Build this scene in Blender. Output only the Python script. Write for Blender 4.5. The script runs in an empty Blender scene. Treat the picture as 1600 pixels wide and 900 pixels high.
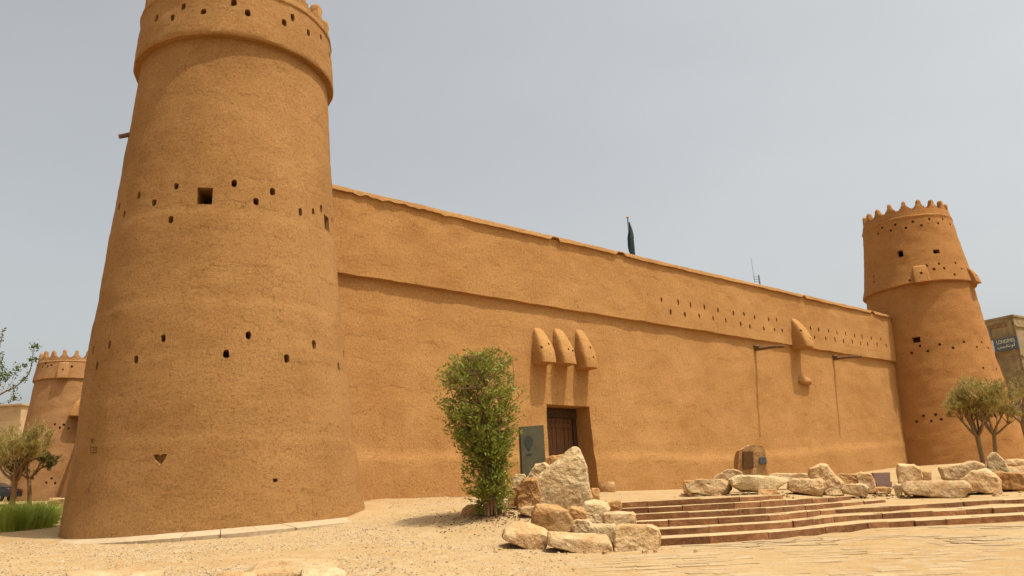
import bpy, bmesh, math, random
import numpy as np
from mathutils import Vector, Matrix, noise
from math import sin, cos, pi, radians, atan2, hypot, sqrt

random.seed(7); rng = np.random.default_rng(7)
SC = bpy.context.scene
COL = SC.collection

# ------------------------------------------------------------------ camera
F, PITCH, ROLL, EZ = 1242.2, 0.2660, 0.0474, 1.6
CP, SP, CR, SR = cos(PITCH), sin(PITCH), cos(ROLL), sin(ROLL)
cam = bpy.data.cameras.new('camera'); cam_o = bpy.data.objects.new('camera', cam); COL.objects.link(cam_o)
cam.sensor_width = 36; cam.lens = 36 * F / 1600; cam.clip_start = .1; cam.clip_end = 6000
f0, u0, r0 = Vector((0, CP, SP)), Vector((0, -SP, CP)), Vector((1, 0, 0))
rr, uu = CR * r0 - SR * u0, SR * r0 + CR * u0
cam_o.matrix_world = Matrix(((rr.x, uu.x, -f0.x, 0), (rr.y, uu.y, -f0.y, 0), (rr.z, uu.z, -f0.z, EZ), (0, 0, 0, 1)))
SC.camera = cam_o

# ------------------------------------------------------------------ light
SUN_AZ, SUN_EL = radians(112), radians(68)
world = bpy.data.worlds.new('World'); SC.world = world; world.use_nodes = True
wn = world.node_tree; wn.nodes.clear()
sky = wn.nodes.new('ShaderNodeTexSky'); sky.sky_type = 'NISHITA'; sky.sun_disc = False
sky.sun_elevation = SUN_EL; sky.sun_rotation = SUN_AZ
sky.altitude = 600; sky.air_density = 1.0; sky.dust_density = 9.0; sky.ozone_density = 1.0
hs = wn.nodes.new('ShaderNodeHueSaturation'); hs.inputs['Saturation'].default_value = 0.30
bg = wn.nodes.new('ShaderNodeBackground'); bg.inputs['Strength'].default_value = 0.15
wo = wn.nodes.new('ShaderNodeOutputWorld')
dust = wn.nodes.new('ShaderNodeMix'); dust.data_type = 'RGBA'; dust.blend_type = 'MULTIPLY'; dust.inputs[0].default_value = 1; dust.inputs[7].default_value = (1.04, 1.035, .97, 1)   # dusty air
wn.links.new(sky.outputs[0], hs.inputs['Color']); wn.links.new(hs.outputs[0], dust.inputs[6]); tc = wn.nodes.new('ShaderNodeTexCoord'); sn = wn.nodes.new('ShaderNodeTexNoise'); sn.inputs['Scale'].default_value = 2.2; sn.inputs['Detail'].default_value = 5; sn.inputs['Roughness'].default_value = .5
sm = wn.nodes.new('ShaderNodeMapping'); sm.inputs['Scale'].default_value = (1, 1, 2.6); wn.links.new(tc.outputs['Generated'], sm.inputs['Vector']); wn.links.new(sm.outputs[0], sn.inputs['Vector'])
sr_ = wn.nodes.new('ShaderNodeMapRange'); sr_.inputs['From Min'].default_value = .3; sr_.inputs['From Max'].default_value = .7; sr_.inputs['To Min'].default_value = .965; sr_.inputs['To Max'].default_value = 1.035; wn.links.new(sn.outputs['Fac'], sr_.inputs['Value'])
veil = wn.nodes.new('ShaderNodeVectorMath'); veil.operation = 'SCALE'; wn.links.new(dust.outputs[2], veil.inputs[0]); wn.links.new(sr_.outputs[0], veil.inputs['Scale']); wn.links.new(veil.outputs[0], bg.inputs[0]); wn.links.new(bg.outputs[0], wo.inputs[0])
sun = bpy.data.lights.new('sun', 'SUN'); sun.energy = 3.9; sun.angle = radians(.45); sun.color = (1, .93, .80)
sun_o = bpy.data.objects.new('sun', sun); COL.objects.link(sun_o)
sdir = Vector((sin(SUN_AZ) * cos(SUN_EL), cos(SUN_AZ) * cos(SUN_EL), sin(SUN_EL)))
sun_o.rotation_euler = (-sdir).to_track_quat('-Z', 'Y').to_euler()
sun_o.location = (30, -20, 60)
SC.view_settings.view_transform = 'Standard'; SC.view_settings.look = 'None'
SC.view_settings.exposure = 0.34; SC.view_settings.gamma = 1.0; SC.view_settings.use_curve_mapping = False

# ------------------------------------------------------------------ survey helpers (rays of the photo's camera)
def ray(x, y):
    qx, qy = (x - 800) / F, (y - 450) / F
    px, py = CR * qx - SR * qy, SR * qx + CR * qy
    return Vector((px, CP + SP * py, SP - CP * py))
def at(x, y, d):
    """the point of the place seen at photo pixel x, y that lies d metres ahead"""
    r = ray(x, y); return Vector((0, 0, EZ)) + r * (d / r.y)
def hy(x): return 827 - .0479 * x
def U(px):
    r = ray(px, hy(px)); return r.x / r.y

# ------------------------------------------------------------------ step lines and terrain
Z0, RISE = .65, .147
LINES = [  # front edge of each step from the lowest: (bearing as photo column, metres ahead)
    [(1012, 17.2), (1067, 17.35), (1150, 17.6), (1210, 17.95), (1290, 19.2), (1352, 20.15), (1384, 20.25), (1500, 20.35), (1600, 20.5), (1780, 20.9)],
    [(1008, 18.5), (1067, 18.6), (1150, 18.8), (1222, 19.25), (1270, 20.4), (1313, 21.5), (1384, 21.9), (1500, 22.1), (1600, 22.3), (1780, 22.7)],
    [(984, 19.5), (1067, 19.6), (1150, 19.85), (1212, 20.35), (1250, 21.3), (1287, 22.5), (1384, 23.0), (1500, 23.9), (1600, 24.6), (1780, 25.4)],
    [(982, 20.5), (1067, 20.6), (1140, 20.85), (1202, 21.35), (1240, 22.3), (1285, 23.4), (1380, 25.2)],
    [(964, 21.5), (1067, 21.6), (1130, 21.85), (1195, 22.35), (1240, 23.5), (1328, 26.0)],
    [(964, 22.7), (1067, 22.8), (1130, 23.0), (1183, 23.5), (1222, 24.6)]]
LU = [([U(p) for p, d in L], [d for p, d in L]) for L in LINES]
def line_d(i, u): return float(np.interp(u, LU[i][0], LU[i][1]))

PROF = {  # ground height along bearings
    -200: [(0, 0), (12, .72), (20, 1.22), (24, 1.40), (30, 1.62), (45, 2.9), (70, 3.9), (90, 4.4), (200, 6), (900, 12)],
    0: [(0, 0), (12, .70), (20, 1.15), (22, 1.25), (24, 1.40), (30, 1.62), (45, 2.9), (70, 3.9), (90, 4.3), (200, 6), (900, 12)],
    150: [(0, 0), (12, .68), (18, 1.00), (20.3, 1.11), (21, 1.16), (24, 1.40), (30, 1.6), (45, 2.5), (70, 3.6), (90, 4.2), (200, 6), (900, 12)],
    330: [(0, 0), (12, .66), (18, .99), (20.1, 1.10), (20.7, 1.14), (24, 1.40), (30, 1.9), (45, 2.4), (90, 3.5), (200, 6), (900, 12)],
    600: [(0, 0), (12, .60), (16, .84), (20, 1.14), (22.5, 1.32), (25, 1.60), (28.8, 2.0), (45, 2.3), (90, 3.2), (200, 6), (900, 12)],
    690: [(0, 0), (12, .54), (16, .72), (18.5, .82), (19.5, .95), (21.5, 1.38), (24, 1.60), (30, 1.98), (50, 2.25), (90, 3.2), (200, 6), (900, 12)],
    770: [(0, 0), (12, .50), (15, .62), (18.3, .82), (19.5, .98), (21, 1.38), (24, 1.62), (28, 1.80), (33, 1.98), (50, 1.65), (90, 3.2), (200, 6), (900, 12)],
    880: [(0, 0), (12, .46), (16, .62), (18, .74), (20, 1.15), (24, 1.58), (35, 2.0), (50, 1.65), (90, 3.2), (200, 6), (900, 12)],
    964: [(0, 0), (12, .46), (17.2, .64), (17.6, .62), (22.7, 1.30), (23.1, 1.49), (24, 1.535), (37, 2.0), (50, 2.3), (90, 3.2), (200, 6), (900, 12)],
    1067: [(0, 0), (12, .46), (17.35, .65), (17.5, .59), (22.8, 1.29), (23.2, 1.49), (24, 1.535), (41, 1.97), (60, 2.4), (90, 3.2), (200, 6), (900, 12)],
    1183: [(0, 0), (12, .46), (17.75, .65), (17.9, .59), (23.4, 1.29), (23.9, 1.49), (25, 1.55), (46, 2.1), (60, 2.6), (90, 3.3), (200, 6), (900, 12)],
    1240: [(0, 0), (12, .46), (18.4, .65), (18.6, .59), (23.5, 1.16), (24.2, 1.30), (27, 1.56), (49, 2.3), (60, 2.7), (90, 3.4), (200, 6), (900, 12)],
    1300: [(0, 0), (12, .46), (19.35, .65), (19.5, .59), (22.5, .94), (23.0, 1.05), (24.0, 1.12), (25.6, 1.28), (29, 1.55), (51, 2.45), (60, 2.8), (90, 3.5), (200, 6), (900, 12)],
    1384: [(0, 0), (12, .46), (20.25, .65), (20.4, .59), (23.0, .94), (23.4, 1.06), (24.2, 1.085), (27, 1.26), (30, 1.52), (40, 2.0), (54, 2.8), (62, 3.1), (90, 3.6), (200, 6), (900, 12)],
    1500: [(0, 0), (12, .46), (20.35, .65), (20.5, .59), (23.9, .94), (24.3, 1.06), (25.1, 1.085), (28, 1.26), (33, 1.7), (45, 2.5), (56, 3.0), (64, 3.2), (90, 3.7), (200, 6), (900, 12)],
    1600: [(0, 0), (12, .46), (20.5, .65), (20.7, .59), (24.6, .94), (25.0, 1.06), (25.8, 1.085), (29, 1.28), (34, 1.75), (45, 2.55), (56, 3.05), (64, 3.2), (90, 3.7), (200, 6), (900, 12)],
    1800: [(0, 0), (12, .46), (20.9, .65), (21.1, .59), (25.4, .94), (25.8, 1.06), (26.6, 1.085), (30, 1.28), (36, 1.75), (48, 2.6), (60, 3.05), (70, 3.2), (90, 3.7), (200, 6), (900, 12)]}
PK = sorted(PROF); PU = np.array([U(k) for k in PK])
PARR = [(np.array([a for a, b in PROF[k]], float), np.array([b for a, b in PROF[k]], float)) for k in PK]
def ground(x, y):
    x = np.atleast_1d(np.asarray(x, float)); y = np.atleast_1d(np.asarray(y, float))
    yy = np.maximum(y, .5); u = np.clip(x / yy, PU[0], PU[-1])
    ev = np.stack([np.interp(yy, a, b) for a, b in PARR])
    i = np.clip(np.searchsorted(PU, u) - 1, 0, len(PU) - 2)
    t = (u - PU[i]) / (PU[i + 1] - PU[i]); n = np.arange(len(u))
    z = ev[i, n] * (1 - t) + ev[i + 1, n] * t
    return np.where(y < .5, 0.02 + np.maximum(y, -60) * .03, z)
def gz(x, y): return float(ground(x, y)[0])

# ------------------------------------------------------------------ mesh helpers
def tag(o, label=None, cat=None, group=None, kind=None):
    if label: o['label'] = label
    if cat: o['category'] = cat
    if group: o['group'] = group
    if kind: o['kind'] = kind
    return o
def empty(name, loc, label, cat, group=None, rz=0):
    o = bpy.data.objects.new(name, None); o.empty_display_size = .3; COL.objects.link(o)
    o.location = loc; o.rotation_euler = (0, 0, rz); return tag(o, label, cat, group)
def world_m(o):
    return o.matrix_basis.copy() if o.parent is None else world_m(o.parent) @ o.matrix_parent_inverse @ o.matrix_basis
def link(name, me, parent=None, loc=None):
    o = bpy.data.objects.new(name, me); COL.objects.link(o)
    if loc is not None: o.location = loc
    if parent is not None:
        o.parent = parent          # children are built in world space: undo the parent's place
        if loc is None: o.matrix_parent_inverse = world_m(parent).inverted()
    return o
def mesh(name, v, f, mats, smooth=False, sharp=None, midx=None):
    me = bpy.data.meshes.new(name)
    me.from_pydata([tuple(p) for p in v], [], [tuple(int(i) for i in q) for q in f])
    for m in (mats if isinstance(mats, (list, tuple)) else [mats]): me.materials.append(m)
    if midx is not None: me.polygons.foreach_set('material_index', midx)
    me.polygons.foreach_set('use_smooth', [smooth] * len(me.polygons))
    if smooth and sharp: me.set_sharp_from_angle(angle=radians(sharp))
    me.update(); return me
def fast_mesh(name, V, Fc, mats, midx=None):
    """V (n,3), Fc (m,k) arrays"""
    me = bpy.data.meshes.new(name); k = Fc.shape[1]
    me.vertices.add(len(V)); me.vertices.foreach_set('co', np.ascontiguousarray(V, np.float32).ravel())
    me.loops.add(Fc.size); me.loops.foreach_set('vertex_index', np.ascontiguousarray(Fc, np.int32).ravel())
    me.polygons.add(len(Fc)); me.polygons.foreach_set('loop_start', np.arange(0, Fc.size, k, dtype=np.int32))
    me.polygons.foreach_set('loop_total', np.full(len(Fc), k, np.int32))
    for m in (mats if isinstance(mats, (list, tuple)) else [mats]): me.materials.append(m)
    if midx is not None: me.polygons.foreach_set('material_index', np.asarray(midx, np.int32))
    me.update(calc_edges=True); me.validate(); return me
def boolean(me, cv, cf, mat, smooth=True, sharp=32):
    """cut the boxes cv/cf out of a closed mesh; the openings become real recesses"""
    if not cf: return me
    a = bpy.data.objects.new('tmp_a', me); COL.objects.link(a)
    cm = mesh('tmp_c', cv, cf, mat); c = bpy.data.objects.new('tmp_c', cm); COL.objects.link(c)
    md = a.modifiers.new('b', 'BOOLEAN'); md.operation = 'DIFFERENCE'; md.solver = 'EXACT'; md.object = c
    bpy.context.view_layer.update()
    dg = bpy.context.evaluated_depsgraph_get()
    out = bpy.data.meshes.new_from_object(a.evaluated_get(dg))
    bpy.data.objects.remove(a); bpy.data.objects.remove(c); bpy.data.meshes.remove(cm)
    out.polygons.foreach_set('use_smooth', [smooth] * len(out.polygons))
    if smooth: out.set_sharp_from_angle(angle=radians(sharp))
    return out
BOXF = [(0, 1, 2, 3), (7, 6, 5, 4), (0, 4, 5, 1), (1, 5, 6, 2), (2, 6, 7, 3), (3, 7, 4, 0)]
def box_pts(c, ax, ay, az, hx, hy_, hz):
    """8 corners of a box: centre, three unit axes, half sizes"""
    c, ax, ay, az = Vector(c), Vector(ax), Vector(ay), Vector(az); o = []
    for sz in (-1, 1):
        for sx, sy in ((-1, -1), (-1, 1), (1, 1), (1, -1)): o.append(c + ax * hx * sx + ay * hy_ * sy + az * hz * sz)
    return o
def add_box(V, Fc, *a):
    n = len(V); V.extend(box_pts(*a)); Fc.extend([tuple(i + n for i in f) for f in BOXF])
def add_hole(V, Fc, c, inward, right, up, w, h, depth, arch=True):
    """a cutter prism with an oval or square outline, from just outside the face inwards"""
    k = 8 if arch else 4; n = len(V); jt = [random.uniform(.84, 1.14) for _ in range(k)]
    for s in (-.25, depth):
        for i in range(k):
            a = 2 * pi * (i + .5) / k; cx, cy = cos(a) * jt[i], sin(a) * jt[i]
            if not arch: cx, cy = math.copysign(1, cx), math.copysign(1, cy)
            else: cx, cy = math.copysign(abs(cx) ** .7, cx), math.copysign(abs(cy) ** .7, cy)
            if arch and s < 0: cx, cy = cx * 1.12, cy * 1.10
            V.append(c + inward * s + right * (cx * w / 2) + up * (cy * h / 2))
    Fc.append(tuple(n + i for i in range(k))); Fc.append(tuple(n + k + i for i in reversed(range(k))))
    for i in range(k): j = (i + 1) % k; Fc.append((n + j, n + i, n + k + i, n + k + j))
def fbm(p, sc, oct=3):
    return noise.fractal(Vector(p) * sc, 1.0, 2.0, oct)
def tube(V, Fc, pts, rads, k=6, cap=True):
    n0 = len(V); pts = [Vector(p) for p in pts]; ref = Vector((.3, .2, 1)).normalized()
    for i, p in enumerate(pts):
        t = (pts[min(i + 1, len(pts) - 1)] - pts[max(i - 1, 0)]).normalized()
        a = t.cross(ref)
        if a.length < .05: a = t.cross(Vector((1, 0, 0)))
        a.normalize(); b = t.cross(a)
        for j in range(k): q = 2 * pi * j / k; V.append(p + (a * cos(q) + b * sin(q)) * rads[i])
    for i in range(len(pts) - 1):
        for j in range(k):
            m = (j + 1) % k; a, b = n0 + i * k, n0 + (i + 1) * k; Fc.append((a + j, a + m, b + m, b + j))
    if cap:
        Fc.append(tuple(n0 + j for j in reversed(range(k)))); e = n0 + (len(pts) - 1) * k; Fc.append(tuple(e + j for j in range(k)))

# ------------------------------------------------------------------ materials
def new_mat(name, rough=.9, spec=.2):
    m = bpy.data.materials.new(name); m.use_nodes = True; nt = m.node_tree
    b = nt.nodes['Principled BSDF']; b.inputs['Roughness'].default_value = rough
    b.inputs['Specular IOR Level'].default_value = spec
    return m, nt, b
def N(nt, t, **kw):
    n = nt.nodes.new(t)
    for k, v in kw.items():
        if k in n.inputs: n.inputs[k].default_value = v
        else: setattr(n, k, v)
    return n
def coords(nt, scale=(1, 1, 1), obj=False):
    if obj: src = N(nt, 'ShaderNodeTexCoord').outputs['Object']
    else: src = N(nt, 'ShaderNodeNewGeometry').outputs['Position']
    mp = N(nt, 'ShaderNodeMapping'); mp.inputs['Scale'].default_value = scale
    nt.links.new(src, mp.inputs['Vector']); return mp.outputs[0]
def noise_n(nt, vec, scale, detail=4, rough=.55, dist=0):
    n = N(nt, 'ShaderNodeTexNoise', Scale=scale, Detail=detail, Roughness=rough, Distortion=dist)
    nt.links.new(vec, n.inputs['Vector']); return n.outputs['Fac']
def ramp(nt, fac, stops):
    r = N(nt, 'ShaderNodeValToRGB'); e = r.color_ramp.elements
    while len(e) < len(stops): e.new(.5)
    for i, (p, c) in enumerate(stops): e[i].position = p; e[i].color = (*c, 1) if len(c) == 3 else c
    nt.links.new(fac, r.inputs[0]); return r.outputs[0]
def mix(nt, fac, a, b, mode='MIX'):
    m = N(nt, 'ShaderNodeMix', data_type='RGBA', blend_type=mode)
    for s, v in ((0, fac), (6, a), (7, b)):
        if isinstance(v, (int, float)): m.inputs[s].default_value = v
        elif isinstance(v, tuple): m.inputs[s].default_value = (*v, 1)
        else: nt.links.new(v, m.inputs[s])
    return m.outputs[2]
def math_n(nt, op, a, b=0):
    m = N(nt, 'ShaderNodeMath', operation=op)
    for s, v in ((0, a), (1, b)):
        if isinstance(v, (int, float)): m.inputs[s].default_value = v
        else: nt.links.new(v, m.inputs[s])
    return m.outputs[0]
def bump(nt, b, h, strength, dist, prev=None):
    n = N(nt, 'ShaderNodeBump', Strength=abs(strength), Distance=dist, invert=strength < 0); nt.links.new(h, n.inputs['Height'])
    if prev: nt.links.new(prev, n.inputs['Normal'])
    nt.links.new(n.outputs[0], b.inputs['Normal']); return n.outputs[0]

def mud(name, base, dark, light):
    m, nt, b = new_mat(name, .95, .1)
    p = coords(nt); ph = coords(nt, (.8, .8, 1.2)); pv = coords(nt, (1.8, 1.8, .28))
    big = noise_n(nt, p, .35, 4, .6); mid = noise_n(nt, ph, 1.6, 5, .65, .4); fine = noise_n(nt, p, 14, 5, .7)
    c = mix(nt, ramp(nt, big, [(.35, (0, 0, 0)), (.68, (1, 1, 1))]), base, dark)
    c = mix(nt, math_n(nt, 'MULTIPLY', ramp(nt, mid, [(.45, (0, 0, 0)), (.72, (1, 1, 1))]), .3), c, light)
    wash = noise_n(nt, pv, 1.3, 3, .5)
    c = mix(nt, math_n(nt, 'MULTIPLY', ramp(nt, wash, [(.55, (0, 0, 0)), (.8, (1, 1, 1))]), .25), c, dark)
    patch = N(nt, 'ShaderNodeTexVoronoi', Scale=.42, Randomness=1.0); wv = N(nt, 'ShaderNodeVectorMath', operation='ADD')
    wn_ = N(nt, 'ShaderNodeTexNoise', Scale=1.4, Detail=4); nt.links.new(p, wn_.inputs['Vector']); nt.links.new(p, wv.inputs[0]); nt.links.new(wn_.outputs['Color'], wv.inputs[1]); nt.links.new(wv.outputs[0], patch.inputs['Vector'])
    pv_ = N(nt, 'ShaderNodeSeparateColor'); nt.links.new(patch.outputs['Color'], pv_.inputs[0])
    c = mix(nt, ramp(nt, pv_.outputs[0], [(.70, (0, 0, 0)), (.78, (.16, .16, .16))]), c, light)
    c = mix(nt, ramp(nt, pv_.outputs[1], [(.76, (0, 0, 0)), (.84, (.16, .16, .16))]), c, dark)
    crk = N(nt, 'ShaderNodeTexVoronoi', Scale=.75, feature='DISTANCE_TO_EDGE'); nt.links.new(wv.outputs[0], crk.inputs['Vector'])
    cm = math_n(nt, 'MULTIPLY', ramp(nt, crk.outputs['Distance'], [(.0, (1, 1, 1)), (.012, (0, 0, 0))]), ramp(nt, noise_n(nt, p, .8, 3, .6), [(.52, (0, 0, 0)), (.66, (.75, .75, .75))]))
    c = mix(nt, cm, c, tuple(x * .45 for x in dark))
    sz_ = N(nt, 'ShaderNodeSeparateXYZ'); nt.links.new(p, sz_.inputs[0])
    wob = math_n(nt, 'MULTIPLY', noise_n(nt, coords(nt, (1, 1, .6)), .9, 4, .65), 1.1)
    fr = math_n(nt, 'FRACT', math_n(nt, 'DIVIDE', math_n(nt, 'ADD', sz_.outputs[2], wob), .93))
    crs = math_n(nt, 'MULTIPLY', ramp(nt, fr, [(.0, (1, 1, 1)), (.035, (.55, .55, .55)), (.09, (0, 0, 0))]), ramp(nt, noise_n(nt, coords(nt, (1, 1, 2)), 1.1, 4, .65), [(.46, (0, 0, 0)), (.66, (1, 1, 1))]))
    c = mix(nt, math_n(nt, 'MULTIPLY', crs, .30), c, tuple(x * .7 for x in dark))
    straw = noise_n(nt, coords(nt, (3, 3, 9)), 9, 2, .5, 1.5)
    c = mix(nt, ramp(nt, straw, [(.70, (0, 0, 0)), (.76, (.5, .5, .5))]), c, tuple(min(1, x * 1.5 + .05) for x in light))
    g = ramp(nt, fine, [(.28, (.60, .55, .48)), (.47, (1, 1, 1)), (.72, (1.2, 1.2, 1.19))])
    c = mix(nt, 1.0, c, g, 'MULTIPLY')
    pit = noise_n(nt, coords(nt, (1, 1, 1.7)), 7.5, 3, .6, .6)
    c = mix(nt, ramp(nt, pit, [(.26, (.5, .5, .5)), (.34, (0, 0, 0))]), c, tuple(x * .55 for x in dark))
    nt.links.new(c, b.inputs['Base Color'])
    h0 = noise_n(nt, coords(nt, (.7, .7, 1.6)), 1.3, 3, .5, .3)
    n0 = bump(nt, b, h0, .18, .10)
    n0 = bump(nt, b, crs, -.35, .05, n0)
    h1 = noise_n(nt, coords(nt, (1, 1, 1.08)), 7.0, 6, .78, .3)
    n1 = bump(nt, b, h1, .66, .06, n0)
    h2 = noise_n(nt, p, 30, 4, .75)
    bump(nt, b, h2, .9, .026, n1)
    return m
M_TOWER = mud('tower_mud_plaster', (.330, .172, .060), (.268, .132, .043), (.385, .213, .080))
M_WALL = mud('wall_mud_plaster', (.392, .204, .070), (.338, .165, .053), (.438, .243, .090))
M_FARMUD = mud('weathered_mud_plaster', (.350, .166, .053), (.296, .134, .040), (.395, .200, .068))

M_BACKMUD = mud('dusty_far_mud_plaster', (.315, .165, .070), (.268, .135, .052), (.355, .198, .090))

def ground_mat():
    m, nt, b = new_mat('sandy_gravel_ground', .95, .1)
    p = coords(nt)
    big = noise_n(nt, p, .22, 4, .6); mid = noise_n(nt, p, 1.7, 5, .65); fine = noise_n(nt, p, 26, 4, .75); mic = noise_n(nt, p, 70, 3, .7)
    c = mix(nt, ramp(nt, big, [(.38, (0, 0, 0)), (.64, (1, 1, 1))]), (.358, .244, .118), (.325, .206, .090))
    c = mix(nt, ramp(nt, mid, [(.46, (0, 0, 0)), (.74, (.8, .8, .8))]), c, (.40, .295, .168))
    g = ramp(nt, fine, [(.30, (.55, .50, .45)), (.45, (.96, .95, .94)), (.7, (1.12, 1.12, 1.12))])
    c = mix(nt, 1.0, c, g, 'MULTIPLY')
    nt.links.new(c, b.inputs['Base Color'])
    n1 = bump(nt, b, mid, .35, .10); n2 = bump(nt, b, fine, .6, .025, n1); bump(nt, b, mic, .5, .01, n2)
    return m
M_GROUND = ground_mat()

def stone_mat(name, cols, scale=2.0, strength=.7, pitc=(.20, .11, .05), obj=True, dist=.07, rnd=.25):
    m, nt, b = new_mat(name, .9, .15)
    p = coords(nt, obj=obj); info = N(nt, 'ShaderNodeObjectInfo')
    off = N(nt, 'ShaderNodeVectorMath', operation='ADD'); nt.links.new(p, off.inputs[0])
    sc = N(nt, 'ShaderNodeVectorMath', operation='SCALE'); sc.inputs[0].default_value = (37, 19, 53); nt.links.new(info.outputs['Random'], sc.inputs['Scale'])
    nt.links.new(sc.outputs[0], off.inputs[1]); p = off.outputs[0]
    a = noise_n(nt, p, scale, 5, .65, .4); f = noise_n(nt, p, scale * 9, 5, .75); pit = noise_n(nt, p, scale * 4, 4, .7, .8)
    c = ramp(nt, a, [(.28, cols[0]), (.5, cols[1]), (.72, cols[2])])
    g = ramp(nt, f, [(.28, (.62, .58, .52)), (.48, (1, 1, 1)), (.75, (1.15, 1.15, 1.15))])
    c = mix(nt, 1.0, c, g, 'MULTIPLY')
    c = mix(nt, ramp(nt, pit, [(.27, (.8, .8, .8)), (.38, (0, 0, 0))]), c, pitc)
    rv = math_n(nt, 'ADD', math_n(nt, 'MULTIPLY', info.outputs['Random'], rnd), 1 - rnd / 2)
    cc = N(nt, 'ShaderNodeCombineColor'); [nt.links.new(rv, cc.inputs[i]) for i in range(3)]
    c = mix(nt, 1.0, c, cc.outputs[0], 'MULTIPLY')
    nt.links.new(c, b.inputs['Base Color'])
    n1 = bump(nt, b, a, strength, dist * 2); n2 = bump(nt, b, pit, strength, dist, n1); bump(nt, b, f, strength * .8, dist * .3, n2)
    return m
M_LIME = stone_mat('weathered_limestone', [(.330, .180, .074), (.425, .272, .130), (.495, .36, .205)], 1.6)
M_LIMEB = stone_mat('brown_stained_limestone', [(.295, .140, .046), (.39, .212, .080), (.47, .300, .142)], 1.5)
M_PALE = stone_mat('pale_slab_limestone', [(.355, .225, .102), (.445, .315, .162), (.515, .395, .232)], 1.3, .9)
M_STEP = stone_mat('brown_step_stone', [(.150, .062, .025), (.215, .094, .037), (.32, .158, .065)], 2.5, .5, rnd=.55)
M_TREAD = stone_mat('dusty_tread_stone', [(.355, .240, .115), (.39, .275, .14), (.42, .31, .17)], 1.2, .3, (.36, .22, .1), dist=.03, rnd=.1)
M_PAVE = stone_mat('sandy_paving_stone', [(.295, .202, .105), (.335, .238, .130), (.375, .278, .16)], 2.2, .45, (.25, .17, .09), dist=.03, rnd=.20)
M_APRON = stone_mat('dusty_apron_slab', [(.345, .25, .145), (.38, .28, .17), (.41, .315, .20)], 1.1, .4, (.38, .23, .11), dist=.03, rnd=.08)

def plain(name, col, rough=.8, var=.25, scale=8, spec=.3, stretch=(1, 1, 1), metal=0, bmp=.2, obj=True):
    m, nt, b = new_mat(name, rough, spec); b.inputs['Metallic'].default_value = metal
    p = coords(nt, stretch, obj=obj); f = noise_n(nt, p, scale, 5, .65)
    c = ramp(nt, f, [(.25, tuple(x * (1 - var) for x in col)), (.75, tuple(x * (1 + var) for x in col))])
    nt.links.new(c, b.inputs['Base Color']); bump(nt, b, f, bmp, .02); return m
M_WOOD = plain('old_brown_door_wood', (.115, .050, .018), .75, .45, 9, stretch=(4, 4, .35), obj=False)
M_LOG = plain('weathered_log_wood', (.15, .080, .036), .85, .4, 8)
M_DARKWOOD = plain('dark_lintel_wood', (.055, .028, .012), .8, .4, 6)
M_STELE = plain('grey_green_slate', (.070, .062, .036), .8, .22, 3, spec=.12)
M_STELEMAP = plain('dark_green_inlay', (.026, .028, .018), .8, .2, 5)
M_BRONZE = plain('brown_bronze_plaque', (.115, .050, .014), .5, .25, 10, metal=.3)
M_BLUE = plain('blue_grey_plaque', (.075, .085, .085), .5, .3, 10)
M_PURPLE = plain('purple_grey_granite', (.21, .125, .095), .7, .15, 12)
M_BARK = plain('grey_brown_bark', (.19, .115, .05), .9, .4, 14, bmp=.6)
M_TWIG = plain('dry_tan_twig', (.36, .25, .09), .9, .35, 4, bmp=0)
M_SCR = plain('dark_scratch', (.10, .045, .015), .9, .2, 8)
M_BUILD = plain('grimy_olive_render', (.26, .185, .092), .9, .45, .9, obj=False)
M_BUILD2 = plain('pale_tan_render', (.40, .27, .14), .9, .25, .6, obj=False)
M_BUILDD = plain('dark_window_recess', (.02, .02, .025), .3, .2, 2)
M_SIGN = plain('blue_grey_sign_face', (.085, .098, .128), .5, .12, 3)
M_LETTER = plain('pale_yellow_lettering', (.52, .50, .33), .6, .05, 3, bmp=0)
M_SIGNEDGE = plain('white_sign_edge', (.55, .55, .52), .6, .05, 3)
M_FLAG = plain('dark_green_flag_cloth', (.012, .032, .030), .8, .3, 5)
M_STEEL = plain('painted_grey_steel', (.16, .17, .18), .5, .2, 5, metal=.4)
M_GOLD = plain('orange_gilt_ball', (.50, .24, .06), .4, .1, 3)
M_CAR = plain('dark_navy_car_paint', (.012, .013, .016), .3, .15, 2, spec=.6, bmp=0)
M_CARGLASS = plain('dark_car_glass', (.02, .024, .028), .1, .1, 2, spec=.7, bmp=0)
M_TYRE = plain('black_rubber', (.02, .02, .02), .9, .2, 6)
M_LAMP = plain('red_lamp_glass', (.25, .02, .015), .3, .1, 4, bmp=0)

def leaf_mat(name, cols, trans=.35):
    m, nt, b = new_mat(name, .6, .3)
    p = coords(nt); n = noise_n(nt, p, 17, 3, .8); l = noise_n(nt, p, 1.6, 3, .6)
    c = ramp(nt, n, [(.3, cols[0]), (.5, cols[1]), (.7, cols[2])])
    c = mix(nt, ramp(nt, l, [(.4, (0, 0, 0)), (.7, (.5, .5, .5))]), c, cols[2])
    nt.links.new(c, b.inputs['Base Color'])
    t = N(nt, 'ShaderNodeBsdfTranslucent'); nt.links.new(c, t.inputs['Color'])
    ms = N(nt, 'ShaderNodeMixShader'); ms.inputs[0].default_value = trans
    nt.links.new(b.outputs[0], ms.inputs[1]); nt.links.new(t.outputs[0], ms.inputs[2])
    nt.links.new(ms.outputs[0], nt.nodes['Material Output'].inputs['Surface']); return m
M_LEAF = leaf_mat('olive_green_leaf', [(.065, .088, .008), (.165, .190, .018), (.32, .33, .05)])
M_LEAF2 = leaf_mat('fresh_green_leaf', [(.06, .09, .015), (.10, .14, .025), (.15, .19, .04)])
M_LEAFDRY = leaf_mat('dry_olive_leaf', [(.19, .165, .026), (.28, .24, .045), (.38, .33, .08)])
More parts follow.
